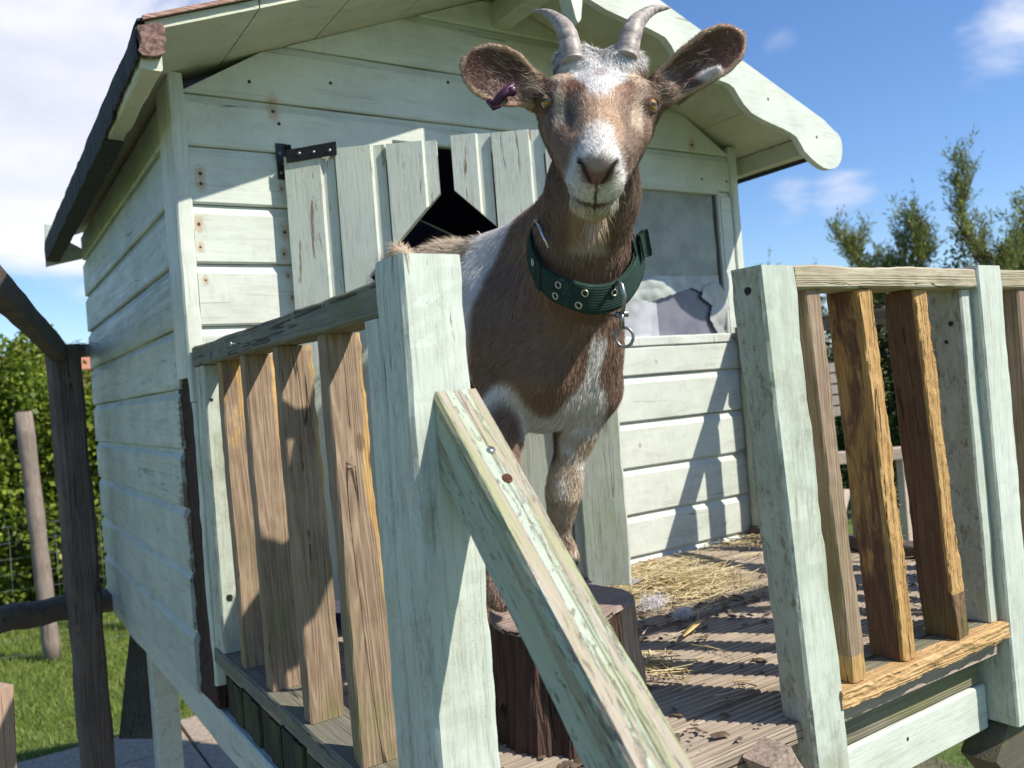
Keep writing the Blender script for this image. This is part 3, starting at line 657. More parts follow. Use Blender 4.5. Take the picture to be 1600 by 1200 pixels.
# door: planks with a diamond cut-out, standing open
H = np.array([.215, -.014, 0]); dd = np.array([.796, -.605, 0]); dd /= np.linalg.norm(dd); dn = np.cross(dd, (0, 0, 1.)); DW = .63; DB, DT = .078, .988
door = MB()
def dpt(s, z, d): return H + dd * s + np.array([0, 0, z]) + dn * d
cs, cz, ch_ = .33, .725, .172
brk = []; planks = [(0, .103), (.106, .208), (.211, .3135), (.343, .422), (.425, .527), (.530, .63)]
for k, (a, b) in enumerate(planks):
    e0 = b - .024
    for (s0, s1, d0, d1) in ((a, a + .0015, .012, .020), (a + .0015, e0 - .004, .020, .020), (e0 - .004, e0, .020, .013), (e0, b, .013, .012)):
        cut = [x for x in (cs - ch_, cs, cs + ch_) if s0 < x < s1]; ss = [s0] + cut + [s1]
        if s1 - s0 > .05: ss = sorted(set(ss + list(np.linspace(s0, s1, 5))))
        for u0, u1 in zip(ss[:-1], ss[1:]):
            D = lambda u: d0 + (d1 - d0) * ((u - s0) / (s1 - s0))
            top = DT + [-.006, .002, .0, .004, .001, .002][k]
            def hw(u): return max(0, ch_ - abs(u - cs))
            iv = [(lambda u: DB, lambda u: top)]
            if hw((u0 + u1) / 2) > 0: iv = [(lambda u: DB, lambda u: cz - hw(u)), (lambda u: cz + hw(u), lambda u: top)]
            for lo, hi in iv:
                v = [dpt(u0, lo(u0), D(u0)), dpt(u1, lo(u1), D(u1)), dpt(u1, hi(u1), D(u1)), dpt(u0, hi(u0), D(u0)),
                     dpt(u0, lo(u0), 0), dpt(u1, lo(u1), 0), dpt(u1, hi(u1), 0), dpt(u0, hi(u0), 0)]
                ed = lambda z: 1.0 if z > top - .01 else 0
                door.add(v, [(0, 1, 2, 3), (5, 4, 7, 6), (3, 2, 6, 7), (0, 3, 7, 4), (1, 5, 6, 2), (4, 5, 1, 0)], 0, [.22 if abs(x[2] - top) < .001 else (.25 if .3 < 1 and abs(abs(np.dot(x - H, dd)) - .32) < .03 and x[2] > .88 else 0) for x in v])
dob = door.build('door', P_DOOR, house)
mb = MB()
def dboard(s0, s1, z0, z1, d0, d1, ax='z', **k):
    c = dpt((s0 + s1) / 2, (z0 + z1) / 2, (d0 + d1) / 2)
    if ax == 'z': board(mb, dpt((s0 + s1) / 2, z0, (d0 + d1) / 2), dpt((s0 + s1) / 2, z1, (d0 + d1) / 2), dd * (s1 - s0) / 2, dn * (d1 - d0) / 2, **k)
    else: board(mb, dpt(s0, (z0 + z1) / 2, (d0 + d1) / 2), dpt(s1, (z0 + z1) / 2, (d0 + d1) / 2), np.array([0, 0, (z1 - z0) / 2]), dn * (d1 - d0) / 2, **k)
dboard(.548, .634, .08, .62, .0205, .040, nseg=30, jit=.0012, seed=3); tag(mb.build('edge_board', paint('mint_paint_door_edge', 'z', .7, .14, seed=12, base=(.50, .55, .42), green=.3, blotch=.35, holes=[(.72, -.41, .27, 1.5), (.70, -.40, .45)]), dob), 'thick weathered board down the opening edge of the door')
for (z0, z1, s0, s1) in ((.16, .25, .02, .61), (.46, .53, .02, .61), (.90, .945, .02, .305), (.90, .945, .352, .61)): mb = MB(); dboard(s0, s1, z0, z1, -.020, -.001, 'x', nseg=6); mb.build('ledge', P_DOOR, dob)
# hinge
mb = MB(); rn = random.Random(2)
board(mb, (.210, -.0025, .944), (.210, -.0025, 1.018), (.0115, 0, 0), (0, .002, 0), ch=.001, nseg=4, jit=.0003)
tube(mb, [(.2235, -.009, .946), (.2235, -.009, 1.014)], .0055, 10)
v0 = dpt(.008, .982, .0225); v1 = dpt(.112, .989, .0225)
board(mb, v0, v1, (0, 0, .0135), dn * .0018, ch=.001, nseg=6); 
hg = mb.build('hinge', IRON, house)
dsc = plain('dull_screw', (.30, .29, .30), .4, .8)
for p in ((.206, -.0048, .957), (.213, -.0048, .976), (.206, -.0048, .998)): mb = MB(); disc(mb, p, (0, 1, 0), .0035, .0009); mb.build('screw', dsc, hg)
for s in (.035, .065, .098): mb = MB(); disc(mb, dpt(s, .985, .0247), dn, .0035, .0009); mb.build('screw', dsc, hg)

# window
mb = MB()
bx(mb, 1.085, 1.497, -.004, .03, .562, .588, 'x', nseg=8, jit=.0008, seed=1); bx(mb, 1.085, 1.497, .002, .03, .990, 1.008, 'x', nseg=6, seed=2)
bx(mb, 1.488, 1.499, .0005, .03, .589, .989, 'z', nseg=6, seed=3); bx(mb, 1.085, 1.10, .0005, .03, .589, .989, 'z', nseg=6, seed=4)
win = mb.build('window', P_TRIM, house)
mb = MB(); bx(mb, 1.478, 1.4875, .008, .02, .589, .989, 'z', nseg=4); mb.build('glazing_bead', plain('dark_bead', (.07, .055, .045), .7), win)
gm, gnt, gb = mat('cloudy_acrylic'); t = N(gnt, 'ShaderNodeTexCoord'); t.name = 'tc'
sx = N(gnt, 'ShaderNodeSeparateXYZ'); L(gnt, t.outputs['Object'], sx.inputs[0])
scr = tnoise(gnt, 120, 6, .7, (1, 1, .5)); blot = tnoise(gnt, 9, 5, .6)
hazy = mth(gnt, 'MULTIPLY', rng(gnt, scr, .58, .74), .5)
colr = mixc(gnt, rng(gnt, blot, .35, .65), (.12, .12, .15), (.19, .19, .22)); colr = mixc(gnt, hazy, colr, (.5, .5, .56))
L(gnt, colr, gb.inputs['Base Color']); gb.inputs['Roughness'].default_value = .22; gb.inputs['Specular IOR Level'].default_value = .35; L(gnt, rng(gnt, scr, .3, .7, .12, .4), gb.inputs['Roughness'])
mb = MB(); bx(mb, 1.095, 1.492, .0165, .0195, .580, .995, 'z', nseg=1, ch=.0005); mb.build('pane', gm, win)
def film(name, outline, y, colr, seed, amp=.006, ref=(60, 40)):
    """crumpled sheet of torn plastic cut to an outline (x, z)"""
    xs = [p[0] for p in outline]; zs_ = [p[1] for p in outline]
    def inside(x, z):
        c = False; n = len(outline); j = n - 1
        for i in range(n):
            a, b = outline[i], outline[j]
            if (a[1] > z) != (b[1] > z) and x < (b[0] - a[0]) * (z - a[1]) / (b[1] - a[1]) + a[0]: c = not c
            j = i
        return c
    nx, nz_ = ref; v = []; idx = {}; f = []
    X = np.linspace(min(xs), max(xs), nx); Z = np.linspace(min(zs_), max(zs_), nz_)
    def vid(i, j):
        if (i, j) not in idx:
            q = Vector((X[i] * 9, Z[j] * 9, seed)); r = 1 - abs(mnoise.noise(q)) * 2; r2 = 1 - abs(mnoise.noise(q * 3.1)) * 2
            idx[(i, j)] = len(v); v.append((X[i], y + amp * (r * .7 + r2 * .3) - amp, Z[j]))
        return idx[(i, j)]
    for i in range(nx - 1):
        for j in range(nz_ - 1):
            if inside((X[i] + X[i + 1]) / 2, (Z[j] + Z[j + 1]) / 2): f.append((vid(i, j), vid(i + 1, j), vid(i + 1, j + 1), vid(i, j + 1)))
    m2, nt, b = mat(name + '_sheet'); t = N(nt, 'ShaderNodeTexCoord'); t.name = 'tc'
    c = mixc(nt, rng(nt, tnoise(nt, 14, 5, .6, off=(seed, 0, 0)), .35, .68), colr, tuple(x * .72 for x in colr))
    L(nt, c, b.inputs['Base Color']); b.inputs['Roughness'].default_value = .35; b.inputs['Specular IOR Level'].default_value = .5
    mb = MB(); mb.add(v, f, 0, smooth=True); o = mb.build(name, m2, win); return o
film('plastic_sheet', [(1.095, .755), (1.30, .742), (1.489, .752), (1.489, .993), (1.095, .993)], .0150, (.30, .31, .25), 1, .003)
def wq(px, py): q = bp(px, py, 1, .01); return (q[0], q[2])
film('torn_plastic', [(1.093, .758), (1.2, .752), (1.489, .757), (1.4885, .70), (1.478, .66), wq(1115, 462), wq(1080, 450), wq(1050, 460), wq(1020, 470), wq(985, 476), wq(930, 470)], .0125, (.42, .44, .41), 2, .010)
film('torn_plastic', [wq(1098, 448), wq(1118, 440), wq(1130, 460), wq(1139, 495), wq(1137, 528), wq(1122, 524), wq(1108, 498), wq(1112, 478), wq(1095, 465)], .0095, (.44, .44, .41), 3, .009, (24, 30))
film('plastic_sheet', [wq(950, 474), wq(1025, 470), wq(1031, 533), wq(950, 540)], .0125, (.48, .48, .50), 4, .006, (24, 20))

# roof
def slab(x0, x1, up, th, y0, y1, name, m, par, jag=0.0, seg=18):
    mb = MB(); v = []; n = seg
    for k in range(n + 1):
        y = y0 + (y1 - y0) * k / n
        for (x, z) in ((x0, roofz(x0) + up), (x1, roofz(x1) + up), (x1, roofz(x1) + up + th), (x0, roofz(x0) + up + th)):
            j = jag * mnoise.noise(Vector((y * 9, x * 5, 1)))
            v.append((x + (j if x == x0 or x == x1 else 0) * (1 if x != .78 else 0), y + (j if k in (0, n) else 0), z + .0015 * mnoise.noise(Vector((x * 6, y * 5, 2)))))
    f = []
    for k in range(n):
        for i in range(4): j = (i + 1) % 4; f.append((k * 4 + i, k * 4 + j, (k + 1) * 4 + j, (k + 1) * 4 + i))
    f += [(3, 2, 1, 0), tuple(n * 4 + i for i in range(4))]; mb.add(v, f); return mb.build(name, m, par)
roof = empty('roof', (.78, .7, 1.3)); roof.parent = house; roof.matrix_parent_inverse = Matrix.Translation(-house.location)
# soffit boards run along the ridge direction
for side in (-1, 1):
    for (a, b) in ((-.085, .105), (.1075, .30), (.3025, .50), (.5025, .779)):
        x0, x1 = (a, b) if side < 0 else (1.56 - b, 1.56 - a)
        slab(x0, x1, 0.0, .016, -.25, 1.60, 'roof_board', P_SOFF, roof)
for side in (-1, 1):
    x0, x1 = (-.096, .778) if side < 0 else (.782, 1.668)
    slab(x0, x1, .0165, .004, -.254, 1.605, 'roofing_felt', FELT, roof, jag=.004, seg=60)
# left eave with the felt folded down over it
mb = MB(); bx(mb, -.094, -.062, -.245, 1.60, 1.044, 1.103, 'y', nseg=40, jit=.0025, seed=3); mb.build('eave_board', P_SOFF, roof)
mb = MB(); v = []; f = []; n = 140
for k in range(n + 1):
    y = -.252 + 1.86 * k / n; w = .004 * mnoise.noise(Vector((y * 11, 3, 1))) + .0025 * mnoise.noise(Vector((y * 41, 3, 7))); j = .010 * mnoise.noise(Vector((y * 16, 1, 1))) + .007 * mnoise.noise(Vector((y * 47, 1, 4)))
    bt = 1.036 + j * .3 + .024 * max(0, 1 - max(0, y + .05) / .28) * (1 + .5 * mnoise.noise(Vector((y * 30, 7, 1))))
    v += [(-.066, y, 1.120 + w), (-.1005 + w, y, 1.108 + w * .6), (-.1035 + w * .7, y, 1.080), (-.102 + w, y, max(bt, 1.040)), (-.062 + w * .3 if bt < 1.041 else -.101, y, min(bt, 1.0405) if bt < 1.041 else bt - .003)]
for k in range(n):
    for i in range(4): f.append((k * 5 + i, (k + 1) * 5 + i, (k + 1) * 5 + i + 1, k * 5 + i + 1))
mb.add(v, f, 0, smooth=False); o = mb.build('felt_flap', FELT, roof)
md = o.modifiers.new('thick', 'SOLIDIFY'); md.thickness = .003
# torn grain of the board's front end
mb = MB(); er = lambda q, a, b, t: .003 * mnoise.noise(Vector((q[0] * 120, q[1] * 40, q[2] * 120)))
bx(mb, -.098, -.058, -.262, -.2455, 1.062, 1.112, 'y', nseg=3, ns=6, jit=.004, erode=er, ch=.006); mb.build('broken_end', plain('broken_board_end', (.30, .175, .14), .9, var=.7, scale=110, bs=1.0, col2=(.035, .02, .018)), roof)
mb = MB(); v = []; n = 60
for k in range(n + 1):                       # lifted pinkish edge of the roof boards seen end on
    x = -.09 + (.86) * k / n; z = roofz(x) + .0205; w = .0015 * mnoise.noise(Vector((x * 30, 1, 1)))
    v += [(x, -.262 + w, z - .004), (x, -.262 + w, z + .003 + w), (x, -.2545, z + .0035), (x, -.2545, z - .004)]
f = [tuple(range(4))] + [((k) * 4 + i, (k + 1) * 4 + i, (k + 1) * 4 + (i + 1) % 4, k * 4 + (i + 1) % 4) for k in range(n) for i in range(4)] + [tuple(n * 4 + i for i in (3, 2, 1, 0))]
mb.add(v, f); mb.build('edge_strip', timber('pink_edge_wood', 'x', (.50, .33, .27), (.30, .17, .13), seed=6), roof)
# right eave board
mb = MB(); bx(mb, 1.618, 1.65, -.245, 1.60, 1.058, 1.110, 'y', nseg=10, seed=3); mb.build('eave_board', P_SOFF, roof)
mb = MB(); bx(mb, 1.6505, 1.657, -.252, 1.60, 1.046, 1.115, 'y', nseg=10, jit=.001, seed=3); mb.build('felt_flap', FELT, roof)
# right bargeboard with its scalloped lower edge
low = [(.80, 1.335), (.831, 1.318), (.88, 1.302), (.943, 1.290), (.985, 1.285), (1.025, 1.276), (1.055, 1.268), (1.072, 1.252), (1.087, 1.228), (1.12, 1.207), (1.17, 1.197), (1.227, 1.190), (1.258, 1.186), (1.276, 1.178), (1.292, 1.158), (1.308, 1.140), (1.334, 1.122), (1.37, 1.111), (1.404, 1.103), (1.45, 1.094), (1.480, 1.086), (1.50, 1.078), (1.515, 1.062), (1.530, 1.042), (1.555, 1.026), (1.578, 1.014), (1.605, 1.004), (1.628, 1.002), (1.650, 1.006), (1.670, 1.016), (1.682, 1.03), (1.690, 1.05), (1.692, 1.075), (1.688, 1.093), (1.676, 1.104), (1.66, 1.111)]
upr = [(x, 1.4535 - .381 * (x - .78) + .002) for x in (1.62, 1.5, 1.4, 1.3, 1.2, 1.1, 1.0, .9, .80)]
mb = MB(); poly = [(x, -.2565, z) for x, z in low + upr]; prism(mb, poly, (0, -.018, 0)); mb.build('bargeboard', P_BARGE, roof)
# finial dart at the apex
mb = MB(); prism(mb, [(.758, -.2565, 1.50), (.758, -.2565, 1.33), (.776, -.2565, 1.255), (.782, -.2565, 1.247), (.790, -.2565, 1.258), (.803, -.2565, 1.33), (.803, -.2565, 1.50)], (0, -.038, 0)); mb.build('finial', P_BARGE, roof)
mb = MB(); bx(mb, .755, .805, -.240, 1.47, 1.352, 1.41, 'y', nseg=6, seed=6); mb.build('ridge_beam', P_SOFF, roof)
# rear bargeboard whose end shows past the left eave
mb = MB(); pl_ = [bp(x, y, 1, 1.61) for x, y in ((70, 350), (80, 352), (104, 376), (135, 392), (135, 402), (72, 416))]
poly = [tuple(p) for p in pl_]; prism(mb, poly, (0, .02, 0)); bx(mb, pl_[3][0], 1.66, 1.611, 1.629, 1.02, 1.08, 'x', nseg=2); mb.build('bargeboard', P_SIDE, roof)

# floor frame, legs
mb = MB(); bx(mb, .012, .055, -.92, 1.50, -.185, -.108, 'y', nseg=30, jit=.0015, seed=2); mb.build('bearer', P_BEAM, house)
mb = MB(); bx(mb, 1.50, 1.545, -.92, 1.50, -.185, -.03, 'y', nseg=10, seed=3); mb.build('bearer', P_BEAM, house)
for k, (x, y) in enumerate(((.075, 1.02), (1.46, 1.35), (1.46, -.85), (.10, -.88), (1.46, .2))):
    mb = MB(); bx(mb, x - .035, x + .035, y - .035, y + .035, GZ - .02, -.10, 'z', nseg=10, seed=k); mb.build('leg', P_BEAM, house)
mb = MB(); q0 = np.array([.10, 1.20, -.12]); q1 = at(223, 1152, 2.62); board(mb, q0, q1, U_ * .070, W_ * .012, nseg=8, seed=3); mb.build('leg_brace', timber('dark_brace', 'z', (.10, .095, .075), (.05, .045, .035), seed=3), house)
mb = MB()
for k in range(16):
    y = -.90 + k * .057; bx(mb, .020 + .003 * (k % 2), .06, y, y + .05, -.107, -.034, 'z', nseg=2, seed=k)
mb.build('deck_joist', timber('joist_wood', 'z', (.055, .055, .04), (.025, .025, .018), green=.25, seed=3), house)

# deck of grooved boards
def deckboard(mb, y0, y1, x0, x1, seed):
    rn = random.Random(seed); ng = 9; w = y1 - y0; prof = [(y0 + .002, -.026), (y0 + .002, -.003), (y0 + .0045, 0)]
    for g in range(ng):
        c = y0 + w * (g + .5) / ng; prof += [(c - .0030, 0), (c - .0014, -.0030), (c + .0014, -.0030), (c + .0030, 0)]
    prof += [(y1 - .0045, 0), (y1 - .002, -.003), (y1 - .002, -.026)]
    dz = rn.uniform(-.0015, .0015); tilt = rn.uniform(-.01, .01); n = 26; v = []
    for k in range(n + 1):
        x = x0 + (x1 - x0) * k / n
        for (y, z) in prof:
            e = .0009 * mnoise.noise(Vector((x * 12, y * 60, seed))) + .0015 * mnoise.noise(Vector((x * 3, y * 6, seed)))
            v.append((x, y + .0012 * mnoise.noise(Vector((x * 3, seed, 0))), z + dz + (y - y0) * tilt + e - .001))
    m = len(prof); f = []
    for k in range(n):
        for i in range(m - 1): f.append((k * m + i, (k + 1) * m + i, (k + 1) * m + i + 1, k * m + i + 1))
    f.append(tuple(range(m))); f.append(tuple(n * m + m - 1 - i for i in range(m)))
    mb.add(v, [q[::-1] for q in f])
mb = MB(); k = 0; y = -.012
while y > -.93:
    deckboard(mb, y - .113, y, .018 + (k % 2) * .004, 1.545, k); y -= .1155; k += 1
mb.build('deck', DECK, house)

# posts and balustrades
def lean_board(mb, x0, x1, y0, y1, z0, z1, dx=0.0, dy=0.0, **k):
    """upright whose foot is displaced by (dx, dy) per metre below the top"""
    zc = .6; f = lambda z: np.array([dx * (zc - z), dy * (zc - z), 0])
    c = np.array([(x0 + x1) / 2, (y0 + y1) / 2, 0])
    return board(mb, c + f(z0) + [0, 0, z0], c + f(z1) + [0, 0, z1], ((x1 - x0) / 2, 0, 0), (0, (y1 - y0) / 2, 0), **k)
# newel posts
mb = MB(); lean_board(mb, .001, .0725, -.942, -.878, -.60, .6225, nseg=90, ns=3, ch=.004, jit=.0012, seed=11, wearf=lambda q, a, b, t: (.22 * max(0, (q[2] - .50) / .12) if q[2] > .5 else 0) + (.10 if abs(a) > .9 and abs(b) > .9 else 0)); mb.build('newel_post', P_POST, house)
er2 = lambda q, a, b, t: .0016 * max(0, mnoise.noise(Vector((q[0] * 60, q[1] * 60, q[2] * 20))))
mb = MB(); lean_board(mb, .5185, .590, -.950, -.897, -.60, .6165, dx=.055, dy=.0, nseg=60, ns=3, ch=.004, jit=.0012, erode=er2, seed=12, wearf=lambda q, a, b, t: (.15 * max(0, (q[2] - .55) / .07)) + (.14 if abs(a) > .9 and abs(b) > .9 else 0)); r1 = mb.build('newel_post', P_POSTD, house)
mb = MB(); lean_board(mb, 1.0525, 1.125, -.951, -.885, -.15, .623, dx=.018, nseg=40, ns=2, ch=.003, jit=.0008, seed=13); mb.build('newel_post', P_POST, house)
mb = MB(); lean_board(mb, 1.497, 1.56, -.95, -.885, -.60, .62, nseg=10, seed=14); mb.build('newel_post', P_POST, house)

def orange_edge(hi=0.0, corner=(1, -1), pw=3.0):
    def f(q, a, b, t): return max(0, min(1, (a * corner[0] * .5 + .5) ** pw)) * hi
    return f
# left balustrade
bal = MB(); bx(bal, .002, .050, -.877, -.012, .566, .604, 'y', nseg=40, jit=.0012, seed=1)
BL = empty('balustrade', (.03, -.45, 0)); BL.parent = house; BL.matrix_parent_inverse = Matrix.Translation(-house.location)
bal.build('top_rail', W_RAILY, BL)
mb = MB(); bx(mb, .000, .075, -.877, -.012, .0, .028, 'y', nseg=40, jit=.0016, seed=2); mb.build('bottom_rail', W_RAILY, BL)
mb = MB(); lean_board(mb, .004, .055, -.078, -.012, .029, .565, nseg=20, ns=2, jit=.0008, seed=3); mb.build('end_stile', P_POSTD, BL)
mb = MB(); lean_board(mb, .004, .040, -.872, -.832, .029, .565, dy=0, nseg=20, jit=.0006, seed=4); mb.build('end_stile', P_POST, BL)
for k, (y0, y1, hi) in enumerate(((-.178, -.150, .75), (-.330, -.300, .70), (-.507, -.478, .62), (-.692, -.664, .60))):
    mb = MB()
    def wf(q, a, b, t, hi=hi, k=k):
        e = max(0, a) ** 2 * hi * (.5 + .9 * t)
        if b < -.9 and k == 3: e += .5 * math.exp(-((t - .66) / .12) ** 2) * max(0, a + .3)
        if k == 0 and b < 0: e += .55 * t
        return e
    er3 = lambda q, a, b, t: max(0, a) ** 3 * (.0025 * max(0, t - .3) * 2) * (.6 + mnoise.noise(Vector((q[0] * 60, q[1] * 90, q[2] * 50)))) if b < -.5 else 0
    lean_board(mb, .010, .061, y0, y1, .0285, .5655, dy=-.035, nseg=60, ns=6, ch=.002, jit=.0007, erode=er3, wearf=wf, seed=20 + k)
    mb.build('picket', W_GREY, BL)
# screw under the left top rail
mb = MB(); tube(mb, [(-.012, -.345, .583), (.003, -.345, .583)], .0015, 6); disc(mb, (-.012, -.345, .583), (1, 0, 0), .0035, .0012); mb.build('screw', STEEL, BL)

# front balustrade, gnawed by the goats
BF = empty('balustrade', (.83, -.92, 0)); BF.parent = house; BF.matrix_parent_inverse = Matrix.Translation(-house.location)
chew = lambda q, a, b, t: (.0024 * mnoise.noise(Vector((q[0] * 60, q[2] * 11, q[1] * 50))) + .0016 * mnoise.noise(Vector((q[0] * 260, q[2] * 17 + 3, q[1] * 100))) + .0011 * mnoise.noise(Vector((q[0] * 320, q[2] * 95, q[1] * 200))) + .001) if b < -.3 else 0
mb = MB(); bx(mb, .5915, 1.051, -.948, -.890, .585, .6175, 'x', nseg=80, ns=3, jit=.0012, erode=lambda q, a, b, t: .0035 * max(0, -b) * max(0, mnoise.noise(Vector((q[0] * 22, q[1] * 9, 1)))) if a < -.5 and b < 0 else 0, seed=5); mb.build('top_rail', W_RAILX, BF)
mb = MB()
def rail_wear(q, a, b, t): return .95 if a < -.5 else .0
def rail_er(q, a, b, t): return (.0032 * mnoise.noise(Vector((q[0] * 13, q[2] * 60, 3))) + .0018 * mnoise.noise(Vector((q[0] * 33, q[2] * 220, 8))) + .0011 * mnoise.noise(Vector((q[0] * 120, q[2] * 300, 8))) + .0015) if a < -.4 else 0
bx(mb, .613, 1.058, -.955, -.872, .0005, .0285, 'x', nseg=150, ns=5, jit=.001, erode=rail_er, wearf=rail_wear, ch=.002, seed=6); tag(mb.build('bottom_rail', W_CHEWX, BF), 'bottom rail gnawed to fresh orange wood along its front')
for k, (x0, x1, y0, dx, hi) in enumerate(((.618, .650, -.905, .055, 0.0), (.738, .772, -.885, .063, 1.0), (.882, .916, -.885, .062, 1.0))):
    mb = MB()
    def wf(q, a, b, t, hi=hi, k=k):
        e = hi * (1.0 if b < -.8 else 0.0)
        if k == 1: e += .50 * min(1, t * 4) * (a < -.9)          # this one is gnawed round its side as well
        if k == 2 and t < .13: e -= .55
        if k == 0 and t < .07: e += .8
        return e
    yb = -.905 if k == 0 else -.884
    lean_board(mb, x0, x1, -.941, yb, .029, .5845, dx=dx, dy=-.01, nseg=110, ns=6, ch=.002, jit=.0008, erode=chew if k else None, wearf=wf, seed=30 + k)
    if k:                                             # splinters standing off the gnawed edge
        rn = random.Random(k)
        for i in range(150):
            z = rn.uniform(.08, .575); c = np.array([x1 - .002 + dx * (.6 - z), -.940 - .01 * (.6 - z), z]); l = rn.uniform(.002, .007); s_ = rn.choice((-1, 1, 1))
            a = c + np.array([rn.uniform(-.030, .001) if rn.random() < .45 else 0, rn.uniform(-.001, .003), 0])
            tube(mb, [a, a + np.array([rn.uniform(.1, .8) * l, -rn.uniform(0, .7) * l, rn.uniform(-.7, .4) * l])], [.0007, .0002], 3)
            mb.wear[-6:] = [1.0] * 6
    o = mb.build('picket', W_GREY if k == 0 else W_CHEW, BF)
    if k: tag(o, ('', 'picket gnawed to orange splinters on its front and side', 'picket gnawed along its front edge with a dark side')[k])
mb = MB(); lean_board(mb, 1.021, 1.0515, -.936, -.872, .0292, .5845, dx=.02, nseg=20, ns=3, jit=.0006, seed=41); mb.build('end_stile', P_POSTD, BF)
# second front panel, from the corner of the steps to the far corner
BG = empty('balustrade', (1.3, -.92, 0)); BG.parent = house; BG.matrix_parent_inverse = Matrix.Translation(-house.location)
mb = MB(); bx(mb, 1.127, 1.496, -.945, -.890, .585, .6175, 'x', nseg=6); mb.build('top_rail', W_RAILX, BG)
mb = MB(); bx(mb, 1.127, 1.496, -.945, -.872, .0, .028, 'x', nseg=6); mb.build('bottom_rail', W_RAILX, BG)
for x in (1.20, 1.31, 1.42): mb = MB(); lean_board(mb, x, x + .03, -.94, -.885, .0285, .5845, nseg=6); mb.build('picket', W_GREY, BG)
# right-hand balustrade
BR = empty('balustrade', (1.53, -.45, 0)); BR.parent = house; BR.matrix_parent_inverse = Matrix.Translation(-house.location)
W_BR = timber('brown_picket', 'z', (.25, .17, .12), (.13, .085, .06), seed=12)
mb = MB(); bx(mb, 1.502, 1.55, -.884, -.012, .565, .603, 'y', nseg=20, jit=.001, seed=1); mb.build('top_rail', timber('brown_rail', 'y', (.24, .20, .15), (.12, .095, .07), seed=2), BR)
mb = MB(); bx(mb, 1.497, 1.56, -.884, -.012, .0, .028, 'y', nseg=20, seed=2); mb.build('bottom_rail', timber('dark_rail', 'y', (.14, .11, .09), (.06, .045, .04), seed=2), BR)
mb = MB(); bx(mb, 1.512, 1.55, -.052, -.009, .0285, .5645, 'z', nseg=24, jit=.001, seed=3, wearf=lambda q, a, b, t: .75 if t > .80 else 0); mb.build('end_stile', P_POSTD, BR)
mb = MB(); er4 = lambda q, a, b, t: .010 * max(0, -a) * max(0, .3 + mnoise.noise(Vector((q[2] * 60, q[1] * 40, 2))))
bx(mb, 1.505, 1.535, -.062, -.053, .45, .575, 'z', nseg=24, ns=4, erode=er4, jit=.002, seed=3); mb.build('gnawed_block', timber('gnawed_corner', 'z', (.36, .22, .12), (.15, .08, .04), seed=2, bs=1.5), BR)
for k, y in enumerate((-.19, -.345, -.70, -.845)):
    mb = MB(); lean_board(mb, 1.505, 1.555, y - .028, y, .0285, .5645, nseg=24, jit=.0007, seed=50 + k); mb.build('picket', W_BR if k != 1 else POSTL, BR)

# handrail of the steps, fixed to the left newel post
mb = MB(); q0 = np.array([.0515, -.944, .440]); dr = np.array([0, -.683, -.730]); nr = np.array([0, -.730, .683])
def hr_wear(q, a, b, t): return .55 if abs(b) > .85 and False else (.30 if (abs(a) < 2 and np.dot(q - q0, nr) > .02) else 0)
qa = q0 + nr * -.002
hu = np.array([.0255, 0, 0]); hv = nr * .0285
# bevelled so that its upper end stands upright against the post
P0 = q0; n = 90; v = []; w = []; ring = [(-1, -1), (-.3, -1), (.3, -1), (1, -1), (1, -.3), (1, .4), (1, .86), (.9, 1), (.55, 1), (.12, 1.0), (.06, .955), (.0, 1.0), (-.5, 1), (-.9, 1), (-1, .86), (-1, .4), (-1, -.3)]
for k in range(n + 1):
    t = k / n; Ls = 1.05 * t
    for (a, b) in ring:
        c = P0 + dr * Ls + hu * a + hv * b
        if k == 0: s = (-.9435 - c[1]) / dr[1]; c = c + dr * s
        e = .0013 * mnoise.noise(Vector((a * 2, b * 2, Ls * 7))) + .0006 * mnoise.noise(Vector((a * 5, b * 5, Ls * 40)))
        c = c + hu / .0255 * a * e + nr * b * e
        v.append(c); w.append(.55 if b > .8 and abs(a) > .85 else (.42 if b > .8 else (.10 if a < -.9 else .05)))
m = len(ring); f = [tuple(range(m)), tuple(n * m + m - 1 - i for i in range(m))]
for k in range(n):
    for i in range(m): j = (i + 1) % m; f.append((k * m + j, k * m + i, (k + 1) * m + i, (k + 1) * m + j))
Mh = np.stack([np.array([1., 0, 0]), np.cross(-dr, (1., 0, 0)), -dr], 1)
mb.add([Mh.T @ (x - P0) for x in v], f, 0, w); hr = mb.build('handrail', P_RAIL, house)
hr.matrix_basis = Matrix(((Mh[0, 0], Mh[0, 1], Mh[0, 2], P0[0]), (Mh[1, 0], Mh[1, 1], Mh[1, 2], P0[1]), (Mh[2, 0], Mh[2, 1], Mh[2, 2], P0[2]), (0, 0, 0, 1)))
mb = MB(); pc = P0 + dr * .052 + hv * 1.02 + hu * .08; disc(mb, pc, nr, .0042, .0012, 14)
hs_ = mb.build('screw', STEEL, hr)
mb = MB()
for an in (0, math.pi / 2):
    d = dr * math.cos(an + .4) + np.array([1, 0, 0]) * math.sin(an + .4); board(mb, pc + nr * .0014 - d * .0027, pc + nr * .0014 + d * .0027, np.cross(d, nr) * .0006, nr * .0003, ch=.0001, nseg=1)
mb.build('screw_slot', plain('slot_black', (.01, .01, .01), .8), hr)
mb = MB(); pc2 = P0 + dr * .088 + hv * 1.02 + hu * .10; tube(mb, [pc2 + (dr * math.cos(a) + np.array([1, 0, 0]) * math.sin(a)) * .0042 for a in np.linspace(0, 6.28, 13)[:-1]], .0014, 6, closed=True); disc(mb, pc2, nr, .0028, .0006)
mb.build('rusty_screw_hole', plain('rust', (.16, .05, .02), .9, var=.7, scale=400), hr)
for o in hr.children: o.matrix_parent_inverse = hr.matrix_basis.inverted()
